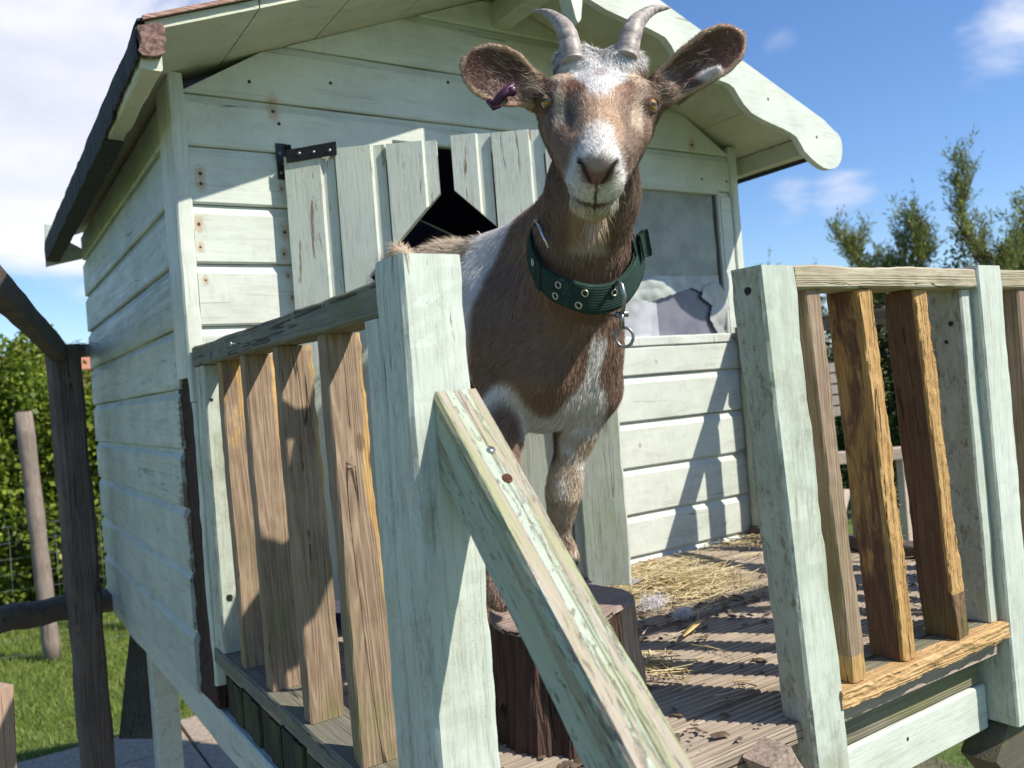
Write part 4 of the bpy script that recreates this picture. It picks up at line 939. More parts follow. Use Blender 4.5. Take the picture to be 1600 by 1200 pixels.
# lower handrail piece / stringer end beside the right newel post
mb = MB(); board(mb, (.452, -.955, -.005), (.520, -.985, -.16), (0, .022, 0), (.022, .0, .006), nseg=10, jit=.002, seed=3); mb.build('stringer_end', plain('grey_offcut', (.40, .31, .24), .85, scale=150, bs=.8, col2=(.17, .12, .09)), house)
mb = MB(); board(mb, (.03, -.99, -.22), (.55, -.99, -.22), (0, .07, 0), (0, 0, .014), nseg=6); mb.build('step', timber('step_wood', 'x', (.28, .21, .18), (.17, .12, .1), seed=2), house)
# fascia under the front balustrade
mb = MB(); bx(mb, .07, 1.053, -.898, -.880, -.086, -.004, 'x', nseg=12, seed=3); mb.build('edge_board', timber('edge_board_wood', 'x', (.28, .25, .19), (.15, .13, .09), seed=3, green=.5), house)
mb = MB(); bx(mb, .07, 1.06, -.903, -.884, -.164, -.088, 'x', nseg=12, seed=4); mb.build('fascia_board', paint('mint_paint_fascia', 'x', .2, .08, seed=14, holes=[(.83, -.903, -.115, .8)]), house)
mb = MB(); board(mb, (1.06, -.90, -.17), (1.35, -.90, -.46), (0, .03, 0), (.035, 0, .035), nseg=6); mb.build('leg_brace', timber('brace_wood', 'x', (.12, .105, .08), (.09, .08, .06), seed=3, green=.5, bs=.3), house)

# ------------------------------------------------------------------ things on the deck
def stump():
    e = empty('log_stump', (.37, -.64, 0), 'dark sawn log stump on the deck under the goat\'s front hooves', 'log')
    bark = timber('log_bark', 'z', (.115, .065, .045), (.045, .026, .02), seed=3, bs=2.0); side = timber('log_split_sunlit_face', 'z', (.48, .35, .26), (.26, .165, .12), seed=6, bs=1.2); top = timber('log_sawn_top', 'x', (.38, .29, .24), (.22, .16, .125), seed=5, bs=1.0)  # split face; its pale tone also paints in the sunlight on that side
    ring = [(.228, -.680), (.218, -.735), (.236, -.785), (.268, -.812), (.30, -.815), (.34, -.79), (.385, -.765), (.425, -.752), (.446, -.728), (.455, -.695), (.455, -.660), (.458, -.620), (.478, -.57), (.498, -.52), (.485, -.480), (.44, -.47), (.39, -.50), (.32, -.56), (.26, -.62)]
    def up(p, k): return p
    R_ = []
    for i in range(len(ring)):
        a = np.array(ring[i]); b = np.array(ring[(i + 1) % len(ring)]); c_ = np.array(ring[i - 1]); d = np.array(ring[(i + 2) % len(ring)])
        for t in (0, .125, .25, .375, .5, .625, .75, .875): R_.append(.5 * ((2 * a) + (b - c_) * t + (2 * c_ - 5 * a + 4 * b - d) * t * t + (3 * a - c_ - 3 * b + d) * t ** 3))
    R_ = np.array(R_); m = len(R_); cen = R_.mean(0); nz_ = 22; v = []; f = []; mi = []
    for k in range(nz_ + 1):
        z = .158 * k / nz_
        for i, p in enumerate(R_):
            d = (p - cen); d /= np.linalg.norm(d)
            seam = -.018 * math.exp(-((p[0] - .243) / .008) ** 2) if p[1] < -.74 else 0
            er_ = -.007 * abs(mnoise.noise(Vector((p[0] * 75, p[1] * 75, z * 5)))) * 2 + .006 * mnoise.noise(Vector((p[0] * 22, p[1] * 22, z * 4))) + .0035 * mnoise.noise(Vector((p[0] * 70, p[1] * 70, z * 16))) + seam + .012 * (1 - z / .158) ** 2
            v.append((p[0] + d[0] * er_, p[1] + d[1] * er_, z + (.004 * mnoise.noise(Vector((p[0] * 15, p[1] * 15, 2))) if k == nz_ else 0)))
    for k in range(nz_):
        for i in range(m):
            j = (i + 1) % m; f.append((k * m + i, k * m + j, (k + 1) * m + j, (k + 1) * m + i)); mi.append(1 if R_[i][0] > .392 and R_[i][1] < -.5 else 0)
    mb = MB(); mb.add(v, f, 0, smooth=False); mb.m = mi; mb.build('bark', [bark, side], e)
    mb = MB(); v = []; f = []; rr = [1, .98, .93, .8, .6, .4, .2]
    for q in rr:
        for p in R_:
            p2 = cen + (p - cen) * q; v.append((p2[0], p2[1], .159 - .006 * (q == 1) + .004 * mnoise.noise(Vector((p2[0] * 15, p2[1] * 15, 2))) + .0012 * mnoise.noise(Vector((p2[0] * 60, p2[1] * 60, 2)))))
    v.append((cen[0], cen[1], .16))
    for k in range(len(rr) - 1):
        for i in range(m): j = (i + 1) % m; f.append((k * m + i, k * m + j, (k + 1) * m + j, (k + 1) * m + i))
    k = len(rr) - 1
    for i in range(m): f.append((k * m + i, k * m + (i + 1) % m, len(v) - 1))
    mb.add(v, f, 0, smooth=True); mb.build('sawn_top', top, e)
stump()
def straw():
    n = 1050; sm = leafmat('straw', (.50, .38, .17), (.64, .52, .28), (.78, .69, .47), .15)
    c = np.stack([RNG.normal(.93, .095, n), RNG.normal(-.25, .085, n), np.zeros(n)], 1)
    k = n // 5; c[:k, 0] = RNG.normal(1.02, .1, k); c[:k, 1] = RNG.normal(-.12, .06, k)
    k2 = 130; ex = np.stack([RNG.uniform(.5, 1.5, k2), RNG.uniform(-.9, -.05, k2), np.zeros(k2)], 1)
    k3 = 110; e2 = np.stack([RNG.normal(1.42, .06, k3), RNG.normal(-.06, .03, k3), np.zeros(k3)], 1)
    k4 = 60; e3 = np.stack([RNG.normal(.56, .02, k4), RNG.normal(-.62, .04, k4), np.zeros(k4)], 1)
    c = np.concatenate([c, ex, e2, e3]); c = c[(c[:, 1] < -.03)]; n = len(c)
    dns = np.exp(-(((c[:, 0] - .93) / .12) ** 2 + ((c[:, 1] + .25) / .1) ** 2))
    c[:, 2] = .003 + RNG.random(n) * (.004 + .022 * dns)
    th = RNG.uniform(0, np.pi, n); d = np.stack([np.cos(th), np.sin(th), RNG.normal(0, .12, n)], 1)
    ln = RNG.gamma(3, .010, n)[:, None] + .006; w = RNG.uniform(.0005, .0014, n)[:, None]; s = np.stack([-np.sin(th), np.cos(th), np.zeros(n)], 1)
    bend = RNG.normal(0, .12, n)[:, None] * ln; up = np.array([0, 0, 1.]) * w * .8
    a = c - d * ln; b = c + s * bend + up * 2; e = c + d * ln
    v = np.stack([a - s * w, a + s * w, a + up * 1.6, b - s * w, b + s * w, b + up * 1.6, e - s * w, e + s * w, e + up * 1.6], 1).reshape(-1, 3); v[:, 2] = np.maximum(v[:, 2], .001)
    bb = np.arange(n)[:, None] * 9
    q = np.concatenate([bb + np.array(x) for x in ((0, 1, 4, 3), (1, 2, 5, 4), (2, 0, 3, 5), (3, 4, 7, 6), (4, 5, 8, 7), (5, 3, 6, 8))])
    o = np_mesh('straw', v, q, sm, None, tint=np.repeat(RNG.random(n), 9)); tag(o, 'loose straw scattered in front of the window wall', None, None, 'stuff')
straw()
def tuft(px, py, r, label, seed, flat=.45):
    c = bp(px, py, 2, .015); n = 900; rs = np.random.default_rng(seed)
    p = rs.normal(size=(n, 3)) * np.array([r, r * .55, r * flat]) * .5 + c; p[:, 2] = np.maximum(p[:, 2], .006)
    d = rs.normal(size=(n, 3)); d /= np.linalg.norm(d, axis=1)[:, None]; s = np.cross(d, rs.normal(size=(n, 3))); s /= np.linalg.norm(s, axis=1)[:, None]
    l = rs.uniform(.004, .012, n)[:, None]; w = .00035; b2 = rs.normal(size=(n, 3)) * .002
    v = np.stack([p - d * l - s * w, p - d * l + s * w, p + b2 + s * w, p + b2 - s * w, p + d * l], 1).reshape(-1, 3); v[:, 2] = np.maximum(v[:, 2], .002)
    b = np.arange(n)[:, None] * 5
    o = np_mesh('wool_tuft', v, b + np.array([0, 1, 2, 3]), WOOL, None, tris=b + np.array([3, 2, 4])); tag(o, label, 'wool tuft', 'tufts of white wool in the straw')
WOOL = plain('white_wool', (.78, .74, .74), .9, var=.08, bs=0)
tuft(1020, 943, .034, 'largest white wool tuft, lying in the middle of the straw', 1)
tuft(1066, 958, .016, 'small white wool tuft nearest the long yellow husk', 2)
tuft(994, 912, .013, 'small white wool tuft beside the corner of the log stump', 3)
def husk():
    a = bp(1068, 995, 2, .006); b = bp(1103, 968, 2, .012); d = b - a; s = np.cross(d, (0, 0, 1)); s /= np.linalg.norm(s)
    mb = MB(); v = []; f = []; n = 12
    for k in range(n + 1):
        t = k / n; w = .008 * math.sin(math.pi * min(1, t * .9 + .12)) ** .7; c = a + d * t + np.array([0, 0, .004 * math.sin(t * 3)])
        v += [c - s * w + (0, 0, .002), c, c + s * w + (0, 0, .0025), c + (0, 0, -.0012)]
    for k in range(n):
        for i in range(4): f.append((k * 4 + i, k * 4 + (i + 1) % 4, (k + 1) * 4 + (i + 1) % 4, (k + 1) * 4 + i))
    mb.add(v, f, smooth=True); o = mb.build('dry_husk', plain('dry_husk', (.72, .50, .17), .6, var=.3), None); tag(o, 'flat yellow husk lying at the near edge of the straw', 'husk')
husk()

def debris():
    n = 900; x = np.concatenate([RNG.normal(.80, .16, n // 2), RNG.uniform(.1, 1.5, n // 4), RNG.normal(.28, .09, n // 4)]); y = np.concatenate([RNG.normal(-.34, .14, n // 2), RNG.uniform(-.92, -.05, n // 4), RNG.normal(-.86, .03, n // 4)])
    P = np.stack([x, y, np.full(len(x), .0025)], 1); P = P[(P[:, 1] < -.04) & (P[:, 1] > -.93) & (P[:, 0] > .07) & (P[:, 0] < 1.5)]; n = len(P)
    s = RNG.gamma(2, .0011, n)[:, None] + .0008; th = RNG.uniform(0, 6.28, n); a = np.stack([np.cos(th), np.sin(th), np.zeros(n)], 1) * s * RNG.uniform(1, 2.2, (n, 1)); b = np.stack([-np.sin(th), np.cos(th), np.zeros(n)], 1) * s; u = np.array([0, 0, 1.]) * s * .7
    v = np.stack([P - a - b, P + a - b, P + a + b, P - a + b, P + u - a * .5, P + u + a * .5], 1).reshape(-1, 3); k = np.arange(n)[:, None] * 6
    q = np.concatenate([k + np.array(z) for z in ((0, 1, 5, 4), (2, 3, 4, 5))]); t = np.concatenate([k + np.array(z) for z in ((1, 2, 5), (3, 0, 4))])
    o = np_mesh('dirt_crumbs', v, q, plain('dirt_crumb', (.06, .042, .03), .95, col2=(.16, .11, .07), scale=90), None, tris=t); tag(o, 'dark crumbs of dirt strewn over the deck boards', None, None, 'stuff')
debris()

# ------------------------------------------------------------------ the goat
import openvdb as vdb
VX = .0028
G_LO = np.array([-.12, -1.12, -.02]); G_HI = np.array([.78, -.02, 1.12])
G_N = np.ceil((G_HI - G_LO) / VX).astype(int)
SD = np.full(G_N, .05, np.float32)
def smin(a, b, k):
    h = np.maximum(k - np.abs(a - b), 0) / k; return np.minimum(a, b) - h * h * k * .25
def put(fn, lo, hi, k=.02, sub=False):
    m = .035
    i0 = np.clip(((np.array(lo) - m - G_LO) / VX).astype(int), 0, G_N); i1 = np.clip(((np.array(hi) + m - G_LO) / VX).astype(int) + 1, 0, G_N)
    if (i1 <= i0).any(): return
    ax = [(G_LO[i] + VX * np.arange(i0[i], i1[i])).astype(np.float32) for i in range(3)]
    X, Y, Z = np.meshgrid(*ax, indexing='ij', sparse=True)
    d = fn(X, Y, Z); s = SD[i0[0]:i1[0], i0[1]:i1[1], i0[2]:i1[2]]
    s[...] = -smin(-s, d, k) if sub else smin(s, d, k)
def cone(a, b, ra, rb, k=.025, sub=False):
    a, b = np.array(a, np.float32), np.array(b, np.float32); ab = b - a; L2 = float(ab @ ab) + 1e-12
    def fn(X, Y, Z):
        t = np.clip(((X - a[0]) * ab[0] + (Y - a[1]) * ab[1] + (Z - a[2]) * ab[2]) / L2, 0, 1)
        return np.sqrt((X - a[0] - ab[0] * t) ** 2 + (Y - a[1] - ab[1] * t) ** 2 + (Z - a[2] - ab[2] * t) ** 2) - (ra + (rb - ra) * t)
    r = max(ra, rb); put(fn if not sub else (lambda X, Y, Z: fn(X, Y, Z)), np.minimum(a, b) - r, np.maximum(a, b) + r, k, sub)
def ell(c, r, M, k=.025, sub=False):
    """ellipsoid; rows of M are its axes"""
    c = np.array(c, np.float32); r = np.array(r, np.float32); M = np.array(M, np.float32)
    def fn(X, Y, Z):
        q = [(M[i, 0] * (X - c[0]) + M[i, 1] * (Y - c[1]) + M[i, 2] * (Z - c[2])) / r[i] for i in range(3)]
        k0 = np.sqrt(q[0] ** 2 + q[1] ** 2 + q[2] ** 2); k1 = np.sqrt((q[0] / r[0]) ** 2 + (q[1] / r[1]) ** 2 + (q[2] / r[2]) ** 2) + 1e-6
        return k0 * (k0 - 1) / k1
    e_ = np.sqrt(((M * r[:, None]) ** 2).sum(0)); put(fn, c - e_, c + e_, k, sub)
# frame of the body: from rump to chest
CH = at(850, 548, 1.385); RU = at(693, 462, 1.575)
ax_b = CH - RU; ax_b[2] = 0; ax_b /= np.linalg.norm(ax_b); up = np.array([0, 0, 1.]); sd_b = np.cross(ax_b, up)
MB_ = np.stack([sd_b, ax_b, up])
I3 = np.stack([U_, -V_, -W_])
# trunk
ell(at(852, 548, 1.385), (.098, .10, .118), MB_)
ell(at(803, 500, 1.42), (.100, .13, .118), MB_)
ell(at(760, 478, 1.50), (.102, .13, .108), MB_)
ell(at(705, 466, 1.565), (.092, .105, .098), MB_)
cone(at(790, 412, 1.46), at(866, 392, 1.37), .052, .058, .05)      # withers
ell(at(800, 545, 1.36), (.052, .07, .095), MB_, .05); ell(at(912, 560, 1.38), (.052, .06, .095), MB_, .05)   # shoulders
cone(at(848, 585, 1.30), at(842, 628, 1.34), .045, .040, .05)        # brisket
# neck
cone(at(880, 490, 1.34), at(908, 400, 1.245), .078, .060, .06)
cone(at(908, 400, 1.245), at(926, 300, 1.16), .059, .052, .05)
cone(at(926, 300, 1.16), at(936, 200, 1.12), .050, .050, .04)
cone(at(835, 400, 1.40), at(925, 290, 1.20), .045, .035, .06)        # crest
# fore legs
def leg(pts, k=.02):
    for (p, r), (q, s) in zip(pts[:-1], pts[1:]): cone(p, q, r, s, k)
HF1 = bp(889, 893, 2, .163); HF2 = bp(786, 962, 2, .163)
leg([(at(925, 610, 1.385), .046), (at(900, 672, 1.40), .031), (at(884, 745, 1.40), .0235), (at(880, 772, 1.40), .0245), (at(877, 800, 1.41), .0175), (at(874, 848, 1.43), .0145), (HF1 + (-.002, .01, .035), .0165), (HF1 + (0, 0, .022), .017)])
leg([(at(792, 600, 1.35), .046), (at(783, 672, 1.32), .031), (at(782, 745, 1.28), .0235), (at(782, 790, 1.26), .0245), (at(783, 830, 1.24), .0175), (at(784, 895, 1.205), .0145), (HF2 + (0, .01, .035), .0165), (HF2 + (0, 0, .022), .017)])
# hind legs
for dx in (-.07, .06):
    o_ = sd_b * dx; R0 = at(690, 520, 1.60) + o_; base = np.array([R0[0], R0[1], 0]) - ax_b * .02
    leg([(R0, .062), (R0 - ax_b * -.04 + (0, 0, -.13), .045), (base - ax_b * .03 + (0, 0, .25), .024), (base + (0, 0, .14), .017), (base + (0, 0, .05), .015), (base + ax_b * .012 + (0, 0, .02), .017)])
cone(at(640, 415, 1.66), at(622, 392, 1.70), .016, .010, .02)        # tail
# head, in a frame of its own: s to the goat's left as seen (picture right), n out of the face, t towards the nose
HE = at(938, 126, 1.035)
al = math.radians(45)
h_a = V_ * math.sin(al) - W_ * math.cos(al) - U_ * .075; h_a /= np.linalg.norm(h_a); h_n = -V_ * math.cos(al) - W_ * math.sin(al); h_s = U_ - h_a * (U_ @ h_a); h_s /= np.linalg.norm(h_s); h_n = np.cross(h_a, h_s); h_n *= np.sign(h_n @ -V_)
MH = np.stack([h_s, h_n, h_a])
def hd(s, n, t): return HE + h_s * s + h_n * n + h_a * t
HC = lambda a, b, ra, rb, k=.015, sub=False: cone(hd(*a), hd(*b), ra, rb, k, sub)
HL_ = lambda c, r, k=.015, sub=False: ell(hd(*c), r, MH, k, sub)
HL_((0, -.052, -.040), (.054, .052, .060), .02)                       # skull
HL_((0, -.052, .004), (.060, .047, .055), .02)
for s in (-1, 1): HL_((s * .0215, -.022, -.072), (.028, .030, .034), .010)      # forehead tuft, parted in the middle
HC((0, -.034, .0), (0, -.037, .112), .034, .0225)                     # bridge of the nose
for s in (-1, 1):
    HL_((s * .046, -.026, -.014), (.020, .020, .030), .018)           # brow
    HC((s * .030, -.075, -.030), (s * .017, -.070, .085), .043, .024, .02)   # cheek
    HC((s * .050, -.052, .026), (s * .026, -.045, .090), .011, .010, .02)
    HC((s * .038, -.022, -.060), (s * .040, -.015, -.078), .019, .017, .012) # horn boss
HC((0, -.105, -.01), (0, -.098, .085), .036, .024, .02)               # lower jaw
HL_((0, -.072, .116), (.0315, .029, .022), .016)                      # lips
HL_((0, -.045, .127), (.0225, .023, .016), .010)                      # nose
HL_((0, -.102, .108), (.026, .018, .020), .012)                         # chin
# mouth, nostrils, eye sockets
MO = [(-.028, -.092, .112), (-.019, -.0905, .126), (-.008, -.089, .134), (.0, -.088, .136), (.008, -.089, .134), (.019, -.0905, .126), (.028, -.092, .112)]
for a, b in zip(MO[:-1], MO[1:]): HC(a, b, .0026, .0026, .004, True)
HC((0, -.056, .1445), (0, -.084, .139), .0014, .0014, .004, True)
for s in (-1, 1):
    HC((s * .0190, -.034, .140), (s * .0150, -.045, .1435), .0034, .0038, .003, True); HC((s * .0150, -.045, .1435), (s * .006, -.055, .1445), .0034, .0016, .003, True)
EY = [hd(s * .0620, -.028, .004) for s in (-1, 1)]
GZE = []
for s in (-1, 1):
    z_ = h_s * s * .62 - W_ * .78 + V_ * .10; GZE.append(z_ / np.linalg.norm(z_))
for s, q in zip((-1, 1), EY):
    z_ = GZE[0 if s < 0 else 1]; x_ = np.cross(V_, z_); x_ /= np.linalg.norm(x_); y_ = np.cross(z_, x_)
    if s > 0: tl = .22
    else: tl = -.22
    xr = x_ * math.cos(tl) + y_ * math.sin(tl); yr = np.cross(z_, xr)
    ell(q + z_ * .006, (.0122, .0084, .016), np.stack([xr, yr, z_]), .003, True)
    for (a0, a1, rr_) in ((10, 170, .0026), (190, 350, .0032)):          # lids
        P = [q + z_ * .0035 + xr * math.cos(math.radians(a_)) * .0128 + yr * math.sin(math.radians(a_)) * .0088 for a_ in np.linspace(a0, a1, 7)]
        for a_, b_ in zip(P[:-1], P[1:]): cone(a_, b_, rr_, rr_, .004)
# ears: long thin leaves, hollow towards the front
EARS = []
def ear(base, tip, hw, nrm, curl, shape, th=.0030):
    base, tip, nrm = np.array(base), np.array(tip), np.array(nrm); l = tip - base; Ln = np.linalg.norm(l); l /= Ln
    nrm = nrm - l * (nrm @ l); nrm /= np.linalg.norm(nrm); w = np.cross(nrm, l)
    EARS.append((base, l, w, nrm, Ln, hw, curl, shape))
    def fn(X, Y, Z):
        dx, dy, dz = X - base[0], Y - base[1], Z - base[2]
        t = (dx * l[0] + dy * l[1] + dz * l[2]) / Ln; ww = dx * w[0] + dy * w[1] + dz * w[2]; h = dx * nrm[0] + dy * nrm[1] + dz * nrm[2]
        tt = np.clip(t, 0, 1); wp = hw * np.interp(tt, *shape).astype(np.float32)
        hh = h - curl * ww * ww * (1.6 - tt) + .010 * tt * tt
        cap = np.maximum(np.abs(ww) - wp, 0); te = np.maximum(-t, np.maximum(t - 1, 0)) * Ln
        return np.sqrt(np.maximum(np.abs(hh) * .8, 0) ** 2 + cap ** 2 + te ** 2) - th
    e_ = hw + .02; put(fn, np.minimum(base, tip) - e_, np.maximum(base, tip) + e_, .006)
SH1 = ([0, .15, .4, .6, .8, .92, 1.0], [.42, .6, .95, 1.0, .88, .62, .18]); SH2 = ([0, .15, .4, .7, .86, .95, 1.0], [.55, .72, .92, 1.0, .82, .55, .15])
ear(at(842, 148, 1.085), at(727, 96, 1.045), .0335, -W_ + V_ * .15 + U_ * .35, 9, SH1)
ear(at(1028, 146, 1.085), at(1160, 52, 1.045), .0285, -W_ + V_ * .25 - U_ * .25, 12, SH2)
cone(hd(-.050, -.055, -.028), at(838, 146, 1.08), .022, .014, .02); cone(hd(.050, -.055, -.028), at(1034, 143, 1.08), .022, .015, .02)
# the lower lobe of the right-hand ear
cone(at(1060, 150, 1.085), at(1122, 108, 1.05), .010, .0045, .006)

g = vdb.FloatGrid(.05); g.copyFromArray(SD); pts, quads = g.convertToQuads(isovalue=0.0) if hasattr(g, 'convertToQuads') else (None, None)
gv = np.asarray(pts, np.float64) * VX + G_LO; gq = np.asarray(quads)
del SD
# weld-smooth lightly and work out normals
def vnormals(v, q):
    n = np.cross(v[q[:, 2]] - v[q[:, 0]], v[q[:, 3]] - v[q[:, 1]]); o_ = np.zeros_like(v)
    for i in range(4): np.add.at(o_, q[:, i], n)
    return o_ / (np.linalg.norm(o_, axis=1)[:, None] + 1e-12)
def lap(v, q, it=2, w=.5):
    for _ in range(it):
        s = np.zeros_like(v); c = np.zeros(len(v))
        for i in range(4):
            j = (i + 1) % 4; np.add.at(s, q[:, i], v[q[:, j]]); np.add.at(s, q[:, j], v[q[:, i]]); np.add.at(c, q[:, i], 1); np.add.at(c, q[:, j], 1)
        v = v + (s / c[:, None] - v) * w
    return v
gv = lap(gv, gq, 2); gn = vnormals(gv, gq)
ctr = gv.mean(0)
if np.mean(np.einsum('ij,ij->i', gn, gv - ctr)) < 0: gq = gq[:, ::-1].copy(); gn = -gn

# ---- the coat: colours laid out on the animal
def sstep(x, a, b): t = np.clip((x - a) / (b - a), 0, 1); return t * t * (3 - 2 * t)
def blob(p, q, rad, soft=.5):
    d = np.sqrt((((p - q) / np.array(rad)) ** 2).sum(1)); return 1 - sstep(d, 1 - soft * .5, 1 + soft * .5)
def vnoise(p, s, seed=0):
    """cheap smooth noise from a few random waves"""
    r = np.random.default_rng(seed); o_ = np.zeros(len(p))
    for i in range(10): k = r.normal(size=3) * s; o_ += np.sin(p @ k + r.uniform(0, 6.28))
    return o_ / 5
BROWN = np.array([.335, .225, .165]); DKBR = np.array([.165, .10, .068]); WHITE = np.array([.88, .84, .81]); TAN = np.array([.55, .385, .265]); CREAM = np.array([.70, .57, .43]); GREY = np.array([.15, .118, .10]); PINKD = np.array([.20, .105, .095]); REDB = np.array([.22, .105, .065])
def mixa(c, col, m): m = m[:, None]; return c * (1 - m) + np.array(col) * m
def coat(p):
    n = len(p); c = np.tile(BROWN, (n, 1)); nb = vnoise(p, 34, 1); nf = vnoise(p, 120, 2)
    q = (p - CH) @ np.stack([U_, -V_, -W_], 1)        # chest frame: right, up, forward
    # body
    c = mixa(c, DKBR * 1.4, sstep(nb, 0.2, 1.0) * .5)
    back = sstep((p - CH) @ ax_b, -.085, -.13)        # rear of the animal: sandy
    c = mixa(c, CREAM * .95, back)
    c = mixa(c, TAN, back * sstep(nb, .1, .9) * .6)
    sh = ((p - CH) @ sd_b)                            # white band over the goat's right shoulder
    along = (p - CH) @ ax_b + q[:, 1] * -.25
    band = sstep(along, -.155, -.13) * (1 - sstep(along + .012 * nb, -.060, -.035)) * (1 - sstep(q[:, 0], .04, .08))
    c = mixa(c, WHITE, band * sstep(p[:, 2], .36, .42))
    topw = blob(p, at(805, 372, 1.44), (.07, .07, .05)); c = mixa(c, WHITE * .98, topw * (1 - sstep(q[:, 0], -.02, .01)))
    # white underside, with a tongue of white running up the breast
    und = 1 - sstep(q[:, 1] + .012 * nb + .030 * np.cos(q[:, 0] * 48) - .018, -.100, -.082)
    c = mixa(c, WHITE * .97, und)
    xs = .074 + (q[:, 1] + .02) * .16
    tong = (1 - sstep(np.abs(q[:, 0] - xs - .004 * nb) / (.013 + .05 * np.clip(-q[:, 1] - .045, 0, .1)), .8, 1.25)) * (1 - sstep(q[:, 1], .012, .03)) * sstep(q[:, 2], -.03, .0)
    c = mixa(c, WHITE, tong)
    c = mixa(c, BROWN, sstep(q[:, 0], .092, .105) * (1 - sstep(-q[:, 1], .10, .13)))
    # fore legs: white and sandy patches over brown
    lg = 1 - sstep(q[:, 1], -.150, -.125); rt = q[:, 0] > -.0
    lc = np.where((q[:, 0] > -.01)[:, None], CREAM * .92, BROWN * 1.15)
    c = c * (1 - lg[:, None]) + lc * lg[:, None]
    for (px, py, d, r, colr) in ((905, 640, 1.39, .030, DKBR * 1.5), (862, 690, 1.40, .028, BROWN), (868, 655, 1.38, .022, BROWN), (898, 715, 1.40, .030, WHITE), (890, 690, 1.38, .018, WHITE), (880, 752, 1.385, .017, WHITE), (893, 733, 1.39, .013, TAN), (868, 785, 1.39, .012, BROWN), (884, 785, 1.39, .013, CREAM), (872, 800, 1.39, .010, CREAM), (882, 855, 1.42, .018, BROWN), (790, 665, 1.30, .030, DKBR * 1.6), (785, 720, 1.28, .035, BROWN)):
        c = mixa(c, colr, blob(p + .004 * nf[:, None], at(px, py, d), (r * .8, r * .8, r * 1.25), .7) * (q[:, 1] < -.06))
    # neck
    h = (p - HE) @ MH.T; s, nn, t = h[:, 0], h[:, 1], h[:, 2]
    # head
    rr = np.linalg.norm((p - hd(0, -.05, .01)) / 1.0, axis=1); head = 1 - sstep(rr, .165, .185)
    onh = (np.abs((p - hd(0, -.05, .02)) @ h_a) < .15) & (rr < .19) & ((p - hd(0, 0, 0)) @ -V_ > -.19)
    hc = np.tile(BROWN * .92, (n, 1)); as_ = np.abs(s)
    hc = mixa(hc, TAN * 1.05, (1 - sstep(as_, .022, .034)) * sstep(t, -.01, .02) * .9)                       # bridge
    hc = mixa(hc, REDB * 1.2, blob(h, (-.030, -.01, .008), (.014, .05, .022), .8) * .8); hc = mixa(hc, REDB * 1.5, blob(h, (.030, -.01, .012), (.013, .05, .022), .8) * .65)
    hc = mixa(hc, GREY * 1.3, blob(h, (-.031, -.012, .038), (.012, .05, .022), .9) * .65)
    hc = mixa(hc, BROWN, blob(h, (.030, -.012, .036), (.012, .05, .018), .9) * .6)
    hc = mixa(hc, CREAM, blob(h, (-.048, -.03, .045), (.009, .05, .040), .7) * .9); hc = mixa(hc, CREAM, blob(h, (.046, -.03, .050), (.009, .05, .040), .7) * .85)
    hc = mixa(hc, TAN * 1.1, blob(h, (0, -.005, .052), (.022, .06, .038), .9) * .8)
    hc = mixa(hc, WHITE * .95, blob(h, (0.0, -.01, .102), (.019, .06, .019), .9) * .8)                                  # snip
    fw = .046 - .035 * sstep(t, -.045, .030); hc = mixa(hc, WHITE, (1 - sstep(as_ + .004 * nb, fw - .004, fw + .008)) * (1 - sstep(t, .022, .045)) * sstep(t, -.125, -.110))
    hc = mixa(hc, GREY * 3.2, blob(h, (0, .0, -.020), (.008, .05, .018), .9) * .35)
    hc = mixa(hc, BROWN * .8, sstep(as_, .046, .054) * (1 - sstep(t, -.055, -.045)) )
    for sg in (-1, 1): hc = mixa(hc, CREAM * 1.08, blob(h, (sg * .045, -.020, -.026), (.0135, .050, .024), .6))   # pale patch over each eye
    hc = mixa(hc, DKBR * 1.25, sstep(as_, .050, .058) * sstep(t, .018, .03) * (1 - sstep(t, .075, .09)))
    hc = mixa(hc, BROWN * 1.15, sstep(as_, .052, .06) * blob(h, (0, -.05, .03), (.08, .04, .02), .8))
    muz = sstep(t - .35 * (nn + .05), .092 + .0, .112); hc = mixa(hc, WHITE * .93, muz * (1 - sstep(as_, .026, .036) * (1 - sstep(t, .112, .128)) * sstep(nn, -.085, -.065)))
    hc = mixa(hc, BROWN * .95, sstep(as_, .027, .036) * sstep(t, .045, .06) * (1 - sstep(t, .100, .118)) * sstep(nn, -.088, -.070) * (1 - sstep(nn, -.034, -.022)))
    hc = mixa(hc, WHITE * .96, blob(h, (0, -.085, .115), (.042, .034, .040), .5))
    hc = mixa(hc, np.array([.74, .66, .48]), blob(h, (0, -.112, .108), (.034, .022, .032), .6))               # chin
    hc = mixa(hc, DKBR * 1.2, (1 - sstep(np.abs(nn + .0895 + .001 * nf), .0025, .006)) * sstep(t, .108, .120))   # lip line
    pad = blob(h, (0, -.044, .141), (.0215, .0170, .022), .35); hc = mixa(hc, PINKD, pad)
    hc = mixa(hc, np.array([.36, .27, .24]), blob(h, (0, -.033, .139), (.012, .008, .02), .9) * .8)
    for sg in (-1, 1):
        A_, B_ = np.array([sg * .0185, -.035]), np.array([sg * .0070, -.0555]); ab_ = B_ - A_; q2 = h[:, :2]
        tt_ = np.clip(((q2 - A_) @ ab_) / (ab_ @ ab_), 0, 1); ds = np.linalg.norm(q2 - A_ - tt_[:, None] * ab_, axis=1)
        hc = mixa(hc, np.array([.035, .02, .02]), (1 - sstep(ds, .0024 - .0008 * tt_, .0048 - .0012 * tt_)) * sstep(t, .125, .133))
    hc = mixa(hc, PINKD * .45, (1 - sstep(as_, .0008, .0024)) * sstep(t, .125, .132) * sstep(-nn, .052, .056))
